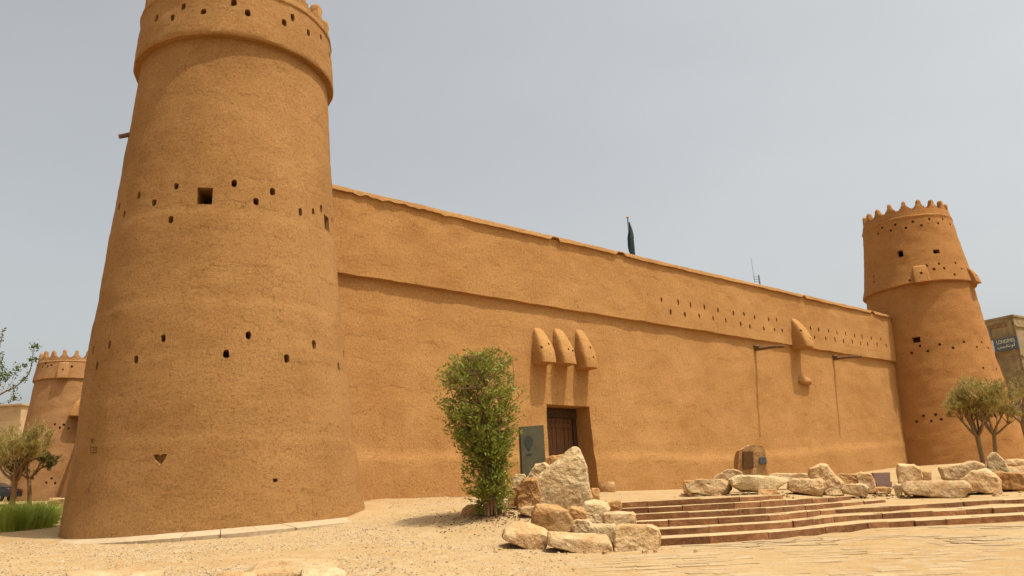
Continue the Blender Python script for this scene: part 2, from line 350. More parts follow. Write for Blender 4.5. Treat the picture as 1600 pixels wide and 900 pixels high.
M_LEAFDK = leaf_mat('dull_dark_green_leaf', [(.05, .052, .010), (.085, .085, .016), (.12, .11, .025)])
M_GRASS = leaf_mat('green_reed_grass', [(.19, .26, .02), (.31, .38, .04), (.43, .46, .10)])

# ------------------------------------------------------------------ ground sheet
def axis(lo, hi, dlo, dhi, step, growth=1.22):
    a = list(np.arange(dlo, dhi, step)); s = step; x = a[-1]
    while x < hi: s *= growth; x += s; a.append(min(x, hi))
    s = step; x = a[0]; pre = []
    while x > lo: s *= growth; x -= s; pre.append(max(x, lo))
    return np.array(pre[::-1] + a)
gx = axis(-2500, 2500, -22, 24, .2); gy = axis(-400, 3500, 8, 40, .2)
X, Y = np.meshgrid(gx, gy); Zg = ground(X.ravel(), Y.ravel())
nz = np.array([noise.noise(Vector((x * .5, y * .5, 0))) * .035 + noise.noise(Vector((x * 1.7, y * 1.7, 3))) * .012 if abs(x) < 60 and abs(y) < 90 else 0 for x, y in zip(X.ravel(), Y.ravel())])
uu_ = X.ravel() / np.maximum(Y.ravel(), .5)
nz = np.where((uu_ > U(975)) & (Y.ravel() > 15) & (Y.ravel() < 26), nz * .25, nz)
V = np.stack([X.ravel(), Y.ravel(), Zg + nz], 1); nx = len(gx)
ii = (np.arange(len(gy) - 1)[:, None] * nx + np.arange(nx - 1)[None]).ravel()
me = fast_mesh('ground', V, np.stack([ii, ii + 1, ii + nx + 1, ii + nx], 1), M_GROUND); me.polygons.foreach_set('use_smooth', [True] * len(me.polygons))
tag(link('ground', me), kind='structure')

# ------------------------------------------------------------------ towers
def tower_frame(phi): return Vector((cos(phi), sin(phi), 0)), Vector((-sin(phi), cos(phi), 0))
def revolve(name, c, loop, nphi, mat, amp, shift=None, closed=False, seed=0, sc=.8, seams=()):
    """loop: [(z, r)] bottom to top (or a closed section); returns a closed, slightly uneven mesh"""
    V, Fc = [], []; m = len(loop)
    for i, (z, r) in enumerate(loop):
        sx, sy = shift(z) if shift else (0, 0)
        for j in range(nphi):
            a = 2 * pi * j / nphi
            d = amp * (fbm((cos(a) * r + seed, sin(a) * r, z * 1.4), sc, 3) + .35 * noise.noise(Vector((cos(a) * r * 3, sin(a) * r * 3 + seed, z * 5))))
            for zk, am in seams: d += am * (-.5 + 1 / (1 + math.exp(max(-40, min(40, (z - zk - .10 * noise.noise(Vector((a * 2, zk, 0)))) / .022)))))
            V.append((c[0] + sx + (r + d) * cos(a), c[1] + sy + (r + d) * sin(a), z + (d * .5 if closed else 0)))
    for i in range(m if closed else m - 1):
        q = (i + 1) % m
        for j in range(nphi):
            k = (j + 1) % nphi; Fc.append((i * nphi + j, i * nphi + k, q * nphi + k, q * nphi + j))
    if not closed: Fc.append(tuple(reversed(range(nphi)))); Fc.append(tuple((m - 1) * nphi + j for j in range(nphi)))
    return mesh(name, V, Fc, mat)
def hit_cone(c, prof, x, y, shift=None):
    """where the ray of a photo pixel meets the tower's near face: (phi, z)"""
    r = ray(x, y); h = Vector((r.x, r.y)).length; t0 = Vector((c[0], c[1])).length / h
    zs, rs = zip(*prof); best = None
    t = t0 - 6 / h
    while t < t0 + 2 / h:
        p = Vector((0, 0, EZ)) + r * t; sx, sy = shift(p.z) if shift else (0, 0)
        dx, dy = p.x - c[0] - sx, p.y - c[1] - sy; e = hypot(dx, dy) - np.interp(p.z, zs, rs)
        if best is None or e < best[0]: best = (e, atan2(dy, dx), p.z)
        if e < 0: break
        t += .01 / h
    return best[1], best[2]
def dense(prof, step):
    zs, rs = zip(*prof); o = []
    for i in range(len(prof) - 1):
        n = max(1, int(round(abs(zs[i + 1] - zs[i]) / step)))
        for k in range(n): t = k / n; o.append((zs[i] + (zs[i + 1] - zs[i]) * t, rs[i] + (rs[i + 1] - rs[i]) * t))
    return o + [prof[-1]]
def smooth_prof(prof, step):
    zs, rs = map(list, zip(*prof)); z = np.arange(zs[0], zs[-1] + .001, step)
    r = np.interp(z, zs, rs); k = np.ones(5) / 5
    r2 = np.convolve(np.pad(r, 2, mode='reflect', reflect_type='odd'), k, 'valid'); return list(zip(z.tolist(), r2.tolist()))
def holes(c, prof, pts, w, h, depth, V, Fc, shift=None, arch=True):
    for p in pts:
        x, y = p[:2]; ww, hh = (p[2], p[3]) if len(p) > 2 else (w * random.uniform(.9, 1.12), h * random.uniform(.88, 1.12))
        a, z = hit_cone(c, prof, x, y, shift); n, t = tower_frame(a)
        r = np.interp(z, *zip(*prof)); sx, sy = shift(z) if shift else (0, 0)
        add_hole(V, Fc, Vector((c[0] + sx, c[1] + sy, z)) + n * r, -n, t, Vector((0, 0, 1)), ww, hh, depth, arch and len(p) <= 2)
def merlon_mesh(w, th, hb, hf, wf, mat, seed):
    """stepped base with a rounded finger on top; local x outward, y sideways, z up"""
    prof = [(-w / 2, -.15), (-w / 2, hb * .30), (-w * .36, hb * .34), (-w * .35, hb * .62), (-w * .24, hb * .66), (-w * .22, hb),
            (-wf / 2, hb + .02), (-wf * .46, hb + hf * .6), (-wf * .30, hb + hf * .9), (0, hb + hf)]
    prof = prof + [(-a, b) for a, b in reversed(prof[:-1])]
    V, Fc = [], []; n = len(prof)
    for k, (x, s) in enumerate(((-th / 2, .88), (-th * .3, 1), (th * .3, 1), (th / 2, .88))):
        for a, b in prof: V.append((x, a * s, b * (s if b > hb * .9 else 1) + .0))
    for k in range(3):
        for i in range(n): j = (i + 1) % n; Fc.append((k * n + i, k * n + j, (k + 1) * n + j, (k + 1) * n + i))
    Fc.append(tuple(reversed(range(n)))); Fc.append(tuple(3 * n + i for i in range(n)))
    V = [Vector(v) + Vector((noise.noise(Vector(v) * 5 + Vector((seed, 0, 0))), noise.noise(Vector(v) * 5 + Vector((0, seed, 9))), noise.noise(Vector(v) * 6 + Vector((seed, 3, 0))))) * .025 for v in V]
    return mesh('merlon', V, Fc, mat, True, 50)
def merlons(parent, c, r, z, n, w, th, hb, hf, wf, mat, phase=0):
    kinds = [merlon_mesh(w, th, hb, hf, wf, mat, s) for s in (1, 5, 9)]
    for i in range(n):
        a = 2 * pi * (i + phase) / n; o = link('merlon', kinds[i % 3], parent, (0, 0, 0))
        o.location = (r * cos(a), r * sin(a), z - parent.location.z); o.rotation_euler = (random.uniform(-.03, .03), random.uniform(-.03, .03), a); o.scale = (1, 1, random.uniform(.92, 1.08))
def corbel(name, c, n, t, w0, w1, p1, h, mat, parent, dots=(), p0=.05, flat=.36):
    """a hollow mud box bracket: narrow and flush at its top, swelling outwards to a flat underside.
    c: point on the wall at the top middle; n outward, t sideways"""
    V, Fc = [], []; rows = 14; sec = 12; up = Vector((0, 0, 1))
    for i in range(rows + 1):
        s = i / rows; p = p0 + (p1 - p0) * (1 - (1 - s) ** 1.9); w = w0 + (w1 - w0) * min(1, s * 1.5) ** .8
        z = -h * s
        if s == 0: p, w = .02, w0 * .5
        for j in range(sec + 1):
            a = -pi / 2 + pi * j / sec; ca, sa = cos(a), sin(a)
            q = Vector((abs(ca) ** flat, math.copysign(abs(sa) ** (flat * .8), sa)))
            V.append(Vector(c) + up * z + n * (p * q.x - .12) + t * (w / 2 * q.y))
        V.append(Vector(c) + up * z - n * .3 + t * (w / 2)); V.append(Vector(c) + up * z - n * .3 - t * (w / 2))
    k = sec + 3
    for i in range(rows):
        for j in range(k): q = (j + 1) % k; Fc.append((i * k + j, (i + 1) * k + j, (i + 1) * k + q, i * k + q))
    Fc.append(tuple(range(k))); Fc.append(tuple(rows * k + j for j in reversed(range(k))))
    V = [Vector(v) + n * .03 * noise.noise(Vector(v) * 3) + up * .02 * noise.noise(Vector(v) * 4) for v in V]
    me = mesh(name, V, Fc, mat); bm = bmesh.new(); bm.from_mesh(me); bmesh.ops.recalc_face_normals(bm, faces=bm.faces); bm.to_mesh(me); bm.free()
    cv, cf = [], []
    for (a, s, sz) in dots:      # a across (-1..1), s down (0..1)
        p = p0 + (p1 - p0) * (1 - (1 - s) ** 1.9)
        add_hole(cv, cf, Vector(c) - up * h * s + n * (p - .02) + t * (a * w1 * .4), -n, t, up, sz, sz * 1.25, .28)
    return link(name, boolean(me, cv, cf, mat, True, 40), parent)

# --- the big near tower
CL = (-9.4377, 25.2955)
vL = Vector((CL[0], CL[1])).normalized(); rL = Vector((vL.y, -vL.x))      # to the right as seen
def shL(z): s = float(np.interp(z, [1.4, 2.7, 5, 6.5, 10, 16], [.2, .15, .06, 0, -.04, .0])); return rL.x * s, rL.y * s
LP = [(.4, 4.50), (1.45, 4.34), (2.0, 4.26), (2.7, 4.19), (3.4, 4.11), (4.9, 4.01), (6.5, 3.88), (8.9, 3.66), (10, 3.585), (12.9, 3.38), (16.75, 3.13)]
LPs = smooth_prof(LP, .1)
TL = empty('fort_tower', (CL[0], CL[1], 1.4), 'large round mud brick tower close by at the left corner of the fort', 'tower')
me = revolve('tower_body', CL, LPs, 180, M_TOWER, .018, shL, seed=3, seams=((7.55, .02), (10.35, .016), (3.7, .022), (13.4, .012)))
def c3(pts, s, ox, oy): return [(p[0] / s + ox, p[1] / s + oy) + tuple(p[2:]) for p in pts]
hl = c3([(489, 82), (334, 118), (396, 149), (468, 220), (731, 68), (822, 143), (891, 103), (1007, 189), (1060, 186), (1093, 175), (272, 197), (251, 165), (1140, 223),
         (438, 711), (788, 700), (697, 777), (947, 795), (1060, 739), (216, 738), (326, 799), (165, 827), (149, 762), (1161, 829), (1183, 778)], 2.648, 90, 260)
cv, cf = [], []
holes(CL, LPs, hl, .15, .25, .55, cv, cf, shL)
holes(CL, LPs, [(319.5, 305.5, .44, .55), (512, 349, .42, .52)], 0, 0, 1.3, cv, cf, shL)
holes(CL, LPs, [(343, 53.5), (249, 69), (428, 68), (494, 100)], .10, .10, .3, cv, cf, shL)
holes(CL, LPs, [(429, 750.5)], .13, .10, .12, cv, cf, shL)
a, z = hit_cone(CL, LPs, 251, 716, shL); n, t = tower_frame(a); b = Vector((CL[0] + shL(z)[0], CL[1] + shL(z)[1], z)) + n * float(np.interp(z, *zip(*LPs))); nv = len(cv)   # knocked-out hollow
for o_, k_s in ((.25, 1.15), (-.10, .7)):
    for x_, z_ in ((-.22, .10), (-.12, .13), (.0, .08), (.10, .14), (.21, .11), (.17, -.02), (.08, -.16), (.02, -.20), (-.09, -.10), (-.19, -.01)): cv.append(b + n * o_ + t * x_ * k_s + Vector((0, 0, z_ * k_s)))
cf += [tuple(nv + 9 - i for i in range(10)), tuple(nv + 10 + i for i in range(10))] + [(nv + i, nv + (i + 1) % 10, nv + (i + 1) % 10 + 10, nv + i + 10) for i in range(10)]
link('tower_body', boolean(me, cv, cf, M_TOWER), TL)
ring_out = [(16.36, 3.32), (16.42, 3.35), (16.9, 3.32), (17.5, 3.265), (18.08, 3.22), (18.15, 3.26), (18.25, 3.25), (18.31, 3.19), (18.44, 3.16)]
ring = dense(ring_out, .15) + dense([(18.44, 2.80), (16.7, 2.88), (16.38, 3.0)], .5)
me = revolve('parapet_band', CL, ring, 160, M_TOWER, .03, None, True, seed=8)
cv, cf = [], []
holes(CL, ring_out, c3([(778, 15), (405, 48), (552, 82), (880, 95), (1148, 167), (1208, 130), (1325, 243), (1420, 275), (210, 135), (325, 130), (1478, 400)], 4.706, 200, 0), .16, .26, .5, cv, cf)
link('parapet_band', boolean(me, cv, cf, M_TOWER), TL)
merlons(TL, CL, 2.98, 18.40, 19, 1.0, .34, .36, .40, .36, M_TOWER, .35)
a, z = hit_cone(CL, LPs, 201, 206, shL); n, t = tower_frame(a)
V, Fc = [], []; b0 = Vector((CL[0], CL[1], z)) + n * 3.1; e0 = b0 + n * .34 - rL.to_3d() * .16 + Vector((0, 0, -.22))
tube(V, Fc, [b0, b0.lerp(e0, .5), e0], [.085, .08, .075], 8); link('water_spout', mesh('water_spout', V, Fc, M_LOG, True, 40), TL)
# the scratched marks and the knocked-out hollow low on its face
def scratch(lines, w=.02):
    V, Fc = [], []
    for pts in lines:
        P = []
        for x, y in pts:
            a, z = hit_cone(CL, LPs, x, y, shL); nn, _ = tower_frame(a); s = shL(z); P.append(Vector((CL[0] + s[0], CL[1] + s[1], z)) + nn * (np.interp(z, *zip(*LPs)) + .03))
        tube(V, Fc, P, [w] * len(P), 5)
    link('scratched_mark', mesh('scratched_mark', V, Fc, M_SCR), TL)
scratch([[(144, 699), (153, 698.5)], [(153, 698.5), (152, 707)], [(152, 707), (143.5, 707.5)], [(143.5, 707.5), (144, 699)], [(146, 704), (151, 702.5)]], .012)
scratch([[(143.5, 685.5), (145.5, 688.5)], [(148, 685.5), (145.5, 688.5)], [(145.5, 688.5), (145.5, 692)]], .012)

# --- the front wall
WD = Vector((sin(.8704), cos(.8704), 0)); WN = Vector((WD.y, -WD.x, 0)); W0 = Vector((CL[0], CL[1], 0)); UP = Vector((0, 0, 1))
def on_wall(x, y, off=0):
    r = ray(x, y); p0 = Vector((0, 0, EZ)); t = ((W0 - p0).dot(WN) + off) / r.dot(WN); p = p0 + r * t
    return (p - W0).dot(WD), p.z
def wp(s, z, off=0): return W0 + WD * s + UP * z + WN * off
ZC, ZT = 10.10, 13.50
def plinth(s): return 3.52 + max(0, s - 27) * .048 + .05 * sin(s * .7)
def woff(s, z, under=False):
    if z > ZC + .005 and not under: o = .015 * sin(s * .31)
    else:
        o = -.19 + (ZC - z) * .020
        o += .08 * (1 / (1 + math.exp((z - plinth(s)) / .05)))
    p = Vector((s, z * 1.3, 0))
    return o + .035 * fbm(p, .7, 3) + .012 * noise.noise(p * 3.1)
TW = empty('fort_wall', tuple(wp(24, 2.0)), 'long high mud brick front wall of the fort between two round towers', 'wall')
zs = list(np.arange(.4, ZC - .1, .17)) + [ZC - .035, ZC + .0]
nlow = len(zs); zs += [ZC + .02] + list(np.arange(ZC + .2, ZT + .01, .17))
ss = np.arange(-1, 52.6, .2); V, Fc = [], []; ns = len(ss); nzs = len(zs)
for i, z in enumerate(zs):
    for s in ss:
        wob = .035 * fbm((s, 7, 0), .9, 3) + .012 * noise.noise(Vector((s * 4, 1, 0))) if abs(z - ZC) < .04 else 0
        V.append(wp(s, z + wob, woff(s, z, i < nlow)))
for i, z in enumerate(zs):
    for s in ss: V.append(wp(s, z, -1.6))
G = nzs * ns
for i in range(nzs - 1):
    for j in range(ns - 1):
        a = i * ns + j; Fc.append((a, a + 1, a + ns + 1, a + ns)); Fc.append((G + a, G + a + ns, G + a + ns + 1, G + a + 1))
for i in range(nzs - 1):
    for j in (0, ns - 1):
        a = i * ns + j; q = (a, a + ns, G + a + ns, G + a); Fc.append(q if j == 0 else q[::-1])
for j in range(ns - 1):
    a = j; Fc.append((a, G + a, G + a + 1, a + 1)); a = (nzs - 1) * ns + j; Fc.append((a, a + 1, G + a + 1, G + a))
me = mesh('wall_face', V, Fc, M_WALL)
cv, cf = [], []
wh = [(160, 145), (238, 157), (297, 170), (363, 180), (424, 195), (498, 208), (546, 212), (597, 227), (664, 237), (700, 240), (861, 278), (897, 286), (944, 291), (984, 298), (1025, 305), (1067, 315), (1101, 318), (1145, 326), (1188, 331),
      (203, 203), (270, 214), (336, 220), (401, 232), (463, 242), (531, 259), (576, 270), (641, 280), (691, 286), (728, 290), (880, 322), (931, 326), (975, 333), (1014, 340), (1055, 341), (1093, 351), (1127, 352), (1171, 356), (1214, 360)]
for x, y in wh:
    s, z = on_wall(x / 3 + 980, y / 3 + 420)
    add_hole(cv, cf, wp(s, z, .0), -WN, WD, UP, .15 * random.uniform(.85, 1.1), .27 * random.uniform(.85, 1.15), .5)
# the door recess, a little wider at its foot
DS0, DS1, DZ1, DD = 14.02, 16.70, 5.72, 1.12
n0 = len(cv)
for off in (.5, -DD - .17):
    for s, z in ((DS0 - .12, 1.3), (DS1 + .06, 1.3), (DS1 - .04, DZ1), (DS0 + .03, DZ1)): cv.append(wp(s, z, off))
cf += [(n0, n0 + 1, n0 + 2, n0 + 3), (n0 + 7, n0 + 6, n0 + 5, n0 + 4)] + [(n0 + i, n0 + i + 4, n0 + (i + 1) % 4 + 4, n0 + (i + 1) % 4) for i in range(4)]
link('wall_face', boolean(me, cv, cf, M_WALL), TW)
# ragged rounded coping
V, Fc = [], []; cs = np.arange(-1, 52.5, .12); k = 7
for s in cs:
    low = 13.28 + .035 * fbm((s, 3, 3), .8, 3); e = noise.noise(Vector((s * .9, 5, 5)))
    if e > .28: low += min(.16, (e - .28) * 1.6)
    if 4.2 < s < 9: low += .09 * noise.noise(Vector((s * 3, 8, 1)))
    tp = 13.56 + .035 * fbm((s, 9, 1), .6, 3); o = .05 + .015 * noise.noise(Vector((s * 2, 0, 2)))
    for a, b in ((-.1, low), (o + .07, low + .015), (o + .06, low + .06), (o - .05, tp - .03), (-.7, tp + .05), (-1.5, tp), (-1.66, low)): V.append(wp(s, b, a))
for i in range(len(cs) - 1):
    for j in range(k): q = (j + 1) % k; Fc.append((i * k + j, (i + 1) * k + j, (i + 1) * k + q, i * k + q))
Fc.append(tuple(range(k))); Fc.append(tuple((len(cs) - 1) * k + j for j in reversed(range(k))))
link('coping', mesh('coping', V, Fc, M_TOWER, True, 40), TW)
# door: frame, lintel, planks, bars
dr = empty('door', tuple(wp((DS0 + DS1) / 2, 2.0, -DD)), None, None); dr.parent = TW; dr.matrix_parent_inverse = TW.matrix_basis.inverted()
V, Fc = [], []; add_box(V, Fc, wp((DS0 + DS1) / 2, DZ1 - .26, -DD + .02), WD, WN, UP, (DS1 - DS0) / 2 + .02, .14, .17); link('lintel', mesh('lintel', V, Fc, M_DARKWOOD), dr)
for s in (DS0 + .06, DS1 - .12):
    V, Fc = [], []; add_box(V, Fc, wp(s, 3.6, -DD + .0), WD, WN, UP, .12, .10, 1.69); link('door_post', mesh('door_post', V, Fc, M_DARKWOOD), dr)
npk = 9; pw = (DS1 - .24 - DS0 - .18) / npk
for i in range(npk):
    V, Fc = [], []; add_box(V, Fc, wp(DS0 + .18 + pw * (i + .5), 3.62, -DD - .03 + random.uniform(-.012, .012)), WD, WN, UP, pw / 2 - .012, .035, 1.66); link('plank', mesh('plank', V, Fc, M_WOOD), dr)
for z in (2.35, 3.75, 4.95):
    V, Fc = [], []; add_box(V, Fc, wp((DS0 + DS1) / 2 - .03, z, -DD + .035), WD, WN, UP, (DS1 - DS0) / 2 - .26, .028, .085); link('door_bar', mesh('door_bar', V, Fc, M_WOOD), dr)
V, Fc = [], []
for z in (2.35, 3.75, 4.95):
    for i in range(npk): add_box(V, Fc, wp(DS0 + .18 + pw * (i + .5), z, -DD + .07), WD, WN, UP, .022, .015, .022)
link('iron_studs', mesh('iron_studs', V, Fc, M_DARKWOOD), dr)
V, Fc = [], []; add_box(V, Fc, wp(DS0 + 1.9, 3.45, -DD + .03), WD, WN, UP, .07, .03, .14); link('lock_plate', mesh('lock_plate', V, Fc, M_DARKWOOD), dr)
# brackets above the door and the single one to the right, the two spouts
for x, y0, y1, dots in ((830, 511, 574, [(.35, .5, .10), (-.95, .62, .10)]), (862, 512, 576, [(.0, .62, .09), (.7, .66, .09)]), (896, 514, 582, [(.3, .5, .10), (.35, .75, .09)])):
    s, zt = on_wall(x, y0, -.1); _, zb = on_wall(x, y1, -.1)
    corbel('bracket', wp(s + .42, zt + .05, -.10), WN, WD, .42, .86, .80, zt - zb - .12, M_WALL, TW, dots)
s, zt = on_wall(1233, 497, 0); _, zb = on_wall(1240, 545, 0)
corbel('bracket', wp(s + .55, zt + .1, 0), WN, WD, .6, 1.05, 1.0, zt - zb + .05, M_WALL, TW, [(-.9, .5, .12), (.3, .75, .1)])
s2, z2 = on_wall(1257, 597, -.1)
V, Fc = [], []; nn, kk = 8, 10
for i in range(nn + 1):
    u = i / nn * 2 - 1; e = sqrt(max(0, 1 - u ** 4))
    for j in range(kk):
        a = 2 * pi * j / kk; V.append(wp(s2 + u * .66, z2 + .20 * e * sin(a) * (1 if sin(a) < 0 else 1.6), -.14 + (.30 * e + .02) * cos(a)))
for i in range(nn):
    for j in range(kk): m = (j + 1) % kk; Fc.append((i * kk + j, i * kk + m, (i + 1) * kk + m, (i + 1) * kk + j))
Fc.append(tuple(range(kk))); Fc.append(tuple(nn * kk + j for j in reversed(range(kk))))
link('mud_sill', mesh('mud_sill', V, Fc, M_WALL, True, 60), TW)
for (x, y), (xe, ye), L in (((1182, 546), (1215, 551), 1.65), ((1304, 561), (1333, 562.5), 1.65)):
    s, z = on_wall(x, y, -.1); V, Fc = [], []
    p0 = wp(s, z, -.4); p1 = wp(s + .04, z - .02, L * .5); p2 = wp(s + .12, z - .12, L)
    tube(V, Fc, [p0, wp(s, z, 0), p1, p2], [.10, .10, .095, .08], 8)
    sp = link('water_spout', mesh('water_spout', V, Fc, M_LOG, True, 40), TW)
    V, Fc = [], []; tube(V, Fc, [wp(s - .1, z + .22, -.25), wp(s - .02, z + .12, .12)], [.07, .09], 7); link('spout_stub', mesh('spout_stub', V, Fc, M_LOG, True, 40), sp)

# --- far right tower
k_ = .975; cR = (34.6589 * .9 * k_, 66.0257 * .9 * k_)
def zr(z): return 1.6 + (z - 1.6) * k_
RP = [(zr(z), r * k_) for z, r in ((1.5, 5.35), (3.1, 5.12), (4.7, 4.92), (5.7, 4.78), (9.3, 4.27), (11.2, 4.06), (13.5, 3.88), (16.4, 3.70))]
RPs = smooth_prof(RP, .2)
RU = [(zr(z), r * k_) for z, r in ((15.78, 3.92), (15.86, 3.96), (16.4, 3.82), (17.2, 3.66), (17.5, 3.62), (19, 3.42), (20.95, 3.20), (21.05, 3.24), (21.15, 3.22), (21.2, 3.15), (21.65, 3.08))]
TR = empty('fort_tower', (cR[0], cR[1], 3.0), 'distant round mud brick tower with toothed battlements at the right end of the wall', 'tower', rz=0)
me = revolve('tower_body', cR, RPs, 128, M_FARMUD, .05, None, seed=21)
cv, cf = [], []
holes(cR, RPs, c3([(235, 84), (181, 128), (285, 117), (361, 75), (446, 96), (517, 57), (598, 92), (633, 60), (674, 98), (213, 567), (257, 530), (307, 565), (335, 523), (371, 553), (420, 517), (637, 225), (725, 232)], 4.09, 1380, 520), .17, .17, .45, cv, cf)
holes(cR, RPs, [(1432, 531, .50, .40)], 0, 0, .9, cv, cf)
link('tower_body', boolean(me, cv, cf, M_FARMUD), TR)
up_loop = dense(RU, .2) + dense([(zr(21.65), 2.62), (zr(16.1), 3.2), (zr(15.8), 3.5)], .6)
me = revolve('parapet_band', cR, up_loop, 120, M_FARMUD, .035, None, True, seed=25)
cv, cf = [], []
holes(cR, RU, c3([(269, 245), (293, 210), (345, 225), (371, 192), (433, 210), (473, 173), (525, 195), (570, 158), (622, 183), (650, 158), (692, 188), (245, 495), (245, 528), (555, 432), (628, 420), (598, 452), (658, 446), (725, 416), (760, 450), (720, 483), (550, 492), (455, 518)], 3.75, 1300, 300), .17, .18, .4, cv, cf)
holes(cR, RU, [(1407, 396.5, .36, .50), (1463, 393, .46, .32)], 0, 0, .6, cv, cf)
link('parapet_band', boolean(me, cv, cf, M_FARMUD), TR)
merlons(TR, cR, 2.86 * k_, zr(21.6), 18, .98, .34, .42, .38, .30, M_FARMUD, .2)
def light_cap(T, c, r, z, mat):  # unseen disc added to stop daylight reaching the parapet windows from above
    V = [(c[0], c[1], z + .12)]; n = 40
    for zz in (z, z - .25):
        for j in range(n): a = 2 * pi * j / n; V.append((c[0] + r * cos(a), c[1] + r * sin(a), zz))
    Fc = [(0, 1 + j, 1 + (j + 1) % n) for j in range(n)] + [(1 + j, 1 + n + j, 1 + n + (j + 1) % n, 1 + (j + 1) % n) for j in range(n)] + [tuple(1 + n + j for j in reversed(range(n)))]
    link('hidden_light_cap', mesh('hidden_light_cap', V, Fc, mat), T)
light_cap(TR, cR, 2.9, zr(20.1), M_FARMUD); light_cap(TL, CL, 2.95, 17.4, M_TOWER)
def box_bracket(parent, c, prof, x, ytop, zb, w, p, mat, hm=1.0):
    a, z = hit_cone(c, prof, x, ytop); n, t = tower_frame(a); r = float(np.interp(z, *zip(*prof)))
    V, Fc = [], []; zz = [z, z - .12, z - .5 * (z - zb), zb]; k = 6
    pr = [.03, p * .45, p * .8, p]; wd = [w * .7, w * .85, w * .97, w]
    for q in range(4):
        rz_ = float(np.interp(zz[q], *zip(*prof))); b = Vector((c[0], c[1], zz[q])) + n * rz_
        for du, dn in ((-.5, -.4), (-.5, pr[q] * .8), (-.38, pr[q]), (.38, pr[q]), (.5, pr[q] * .8), (.5, -.4)): V.append(b + t * wd[q] * du + n * dn)
    for q in range(3):
        for j in range(k): m = (j + 1) % k; Fc.append((q * k + j, (q + 1) * k + j, (q + 1) * k + m, q * k + m))
    Fc.append(tuple(range(k))); Fc.append(tuple(3 * k + j for j in reversed(range(k))))
    me = mesh('bracket', V, Fc, mat); bm = bmesh.new(); bm.from_mesh(me); bmesh.ops.recalc_face_normals(bm, faces=bm.faces); bm.to_mesh(me); bm.free()
    cv, cf = [], []; mid = Vector((c[0], c[1], (z + zb) / 2)) + n * (float(np.interp((z + zb) / 2, *zip(*prof))) + p * .75)
    add_hole(cv, cf, mid, -n, t, UP, .16, .18, .3); link('bracket', boolean(me, cv, cf, mat, True, 30), parent)
box_bracket(TR, cR, RU, 1436, 415, zr(15.75), 1.0, .42, M_FARMUD)
a, z = hit_cone(cR, RU, 1512, 420)
box_bracket(TR, cR, RU, 1513, 420, zr(15.7), .9, .38, M_FARMUD)

# --- far left tower and the shaded side wall that runs back to it
cB = (-44.4, 78.7)
BP = [(2.5, 4.55), (4.3, 4.42), (7, 4.12), (10, 3.80), (13, 3.48), (15.8, 3.22)]
BU = [(15.3, 3.40), (15.37, 3.44), (15.9, 3.36), (16.95, 3.22), (17.02, 3.26), (17.10, 3.19), (17.35, 3.16)]
TB = empty('fort_tower', (cB[0], cB[1], 4.2), 'small far round tower with toothed top, half hidden behind the big tower', 'tower')
me = revolve('tower_body', cB, smooth_prof(BP, .25), 96, M_BACKMUD, .05, None, seed=41)
cv, cf = [], []
holes(cB, BP, c3([(158, 460), (130, 480), (185, 478), (207, 462), (233, 482), (112, 775), (140, 752), (160, 778)], 3.46, 40, 530), .2, .2, .4, cv, cf)
link('tower_body', boolean(me, cv, cf, M_BACKMUD), TB)
me = revolve('parapet_band', cB, dense(BU, .3) + dense([(17.35, 2.75), (15.6, 2.85), (15.33, 3.1)], .6), 96, M_BACKMUD, .03, None, True, seed=44)
cv, cf = [], []
holes(cB, BU, c3([(108, 130), (92, 150), (120, 147), (138, 140), (185, 143), (250, 148)], 3.46, 40, 530), .2, .2, .4, cv, cf)
link('parapet_band', boolean(me, cv, cf, M_BACKMUD), TB)
merlons(TB, cB, 2.95, 17.28, 18, 1.0, .34, .42, .46, .34, M_BACKMUD, .1)
box_bracket(TB, cB, BU, 101.5, 566, 15.3, 1.0, .42, M_BACKMUD)
SA = Vector((CL[0] - .8, CL[1] + .6, 0)); SBv = Vector((cB[0] + 1.6, cB[1] + 1.2, 0)); SDv = (SBv - SA); SLen = SDv.length; SDv.normalize(); SNv = Vector((-SDv.y, SDv.x, 0))
if SNv.x > 0: SNv = -SNv
def sp_(s, z, o): return SA + SDv * s + UP * z + SNv * o
V, Fc = [], []; S_ = np.arange(0, SLen + .2, .5); Zs = np.arange(0.5, 13.6, .5)
for zi, z in enumerate(Zs):
    for s in S_: V.append(sp_(s, z, (3.0 - z * .2) + .05 * fbm((s, z, 5), .6, 3)))
for z in Zs:
    for s in S_: V.append(sp_(s, z, -1.4))
ns2, G = len(S_), len(S_) * len(Zs)
for i in range(len(Zs) - 1):
    for j in range(ns2 - 1): a = i * ns2 + j; Fc.append((a, a + ns2, a + ns2 + 1, a + 1)); Fc.append((G + a, G + a + 1, G + a + ns2 + 1, G + a + ns2))
    for j in (0, ns2 - 1): a = i * ns2 + j; Fc.append((a, a + ns2, G + a + ns2, G + a))
for j in range(ns2 - 1): a = (len(Zs) - 1) * ns2 + j; Fc.append((a, G + a, G + a + 1, a + 1))
SW = empty('fort_wall', tuple(sp_(30, 3, 0)), 'shaded side wall of the fort running back behind the big tower', 'wall')
link('wall_face', mesh('wall_face', V, Fc, M_WALL, True, 60), SW)
def px_of(p):
    q = p - Vector((0, 0, EZ)); d = CP * q.y + SP * q.z; a, b = q.x / d, -(CP * q.z - SP * q.y) / d
    return 800 + F * (CR * a + SR * b), 450 + F * (CR * b - SR * a)
sb = min(np.arange(5, SLen - 4, .25), key=lambda s_: abs(px_of(sp_(s_, 11.2, 1.6))[0] - 112))
corbel('bracket', sp_(sb, 14.0, .75), SNv, SDv, 1.1, 1.7, 1.5, 2.4, M_WALL, SW)

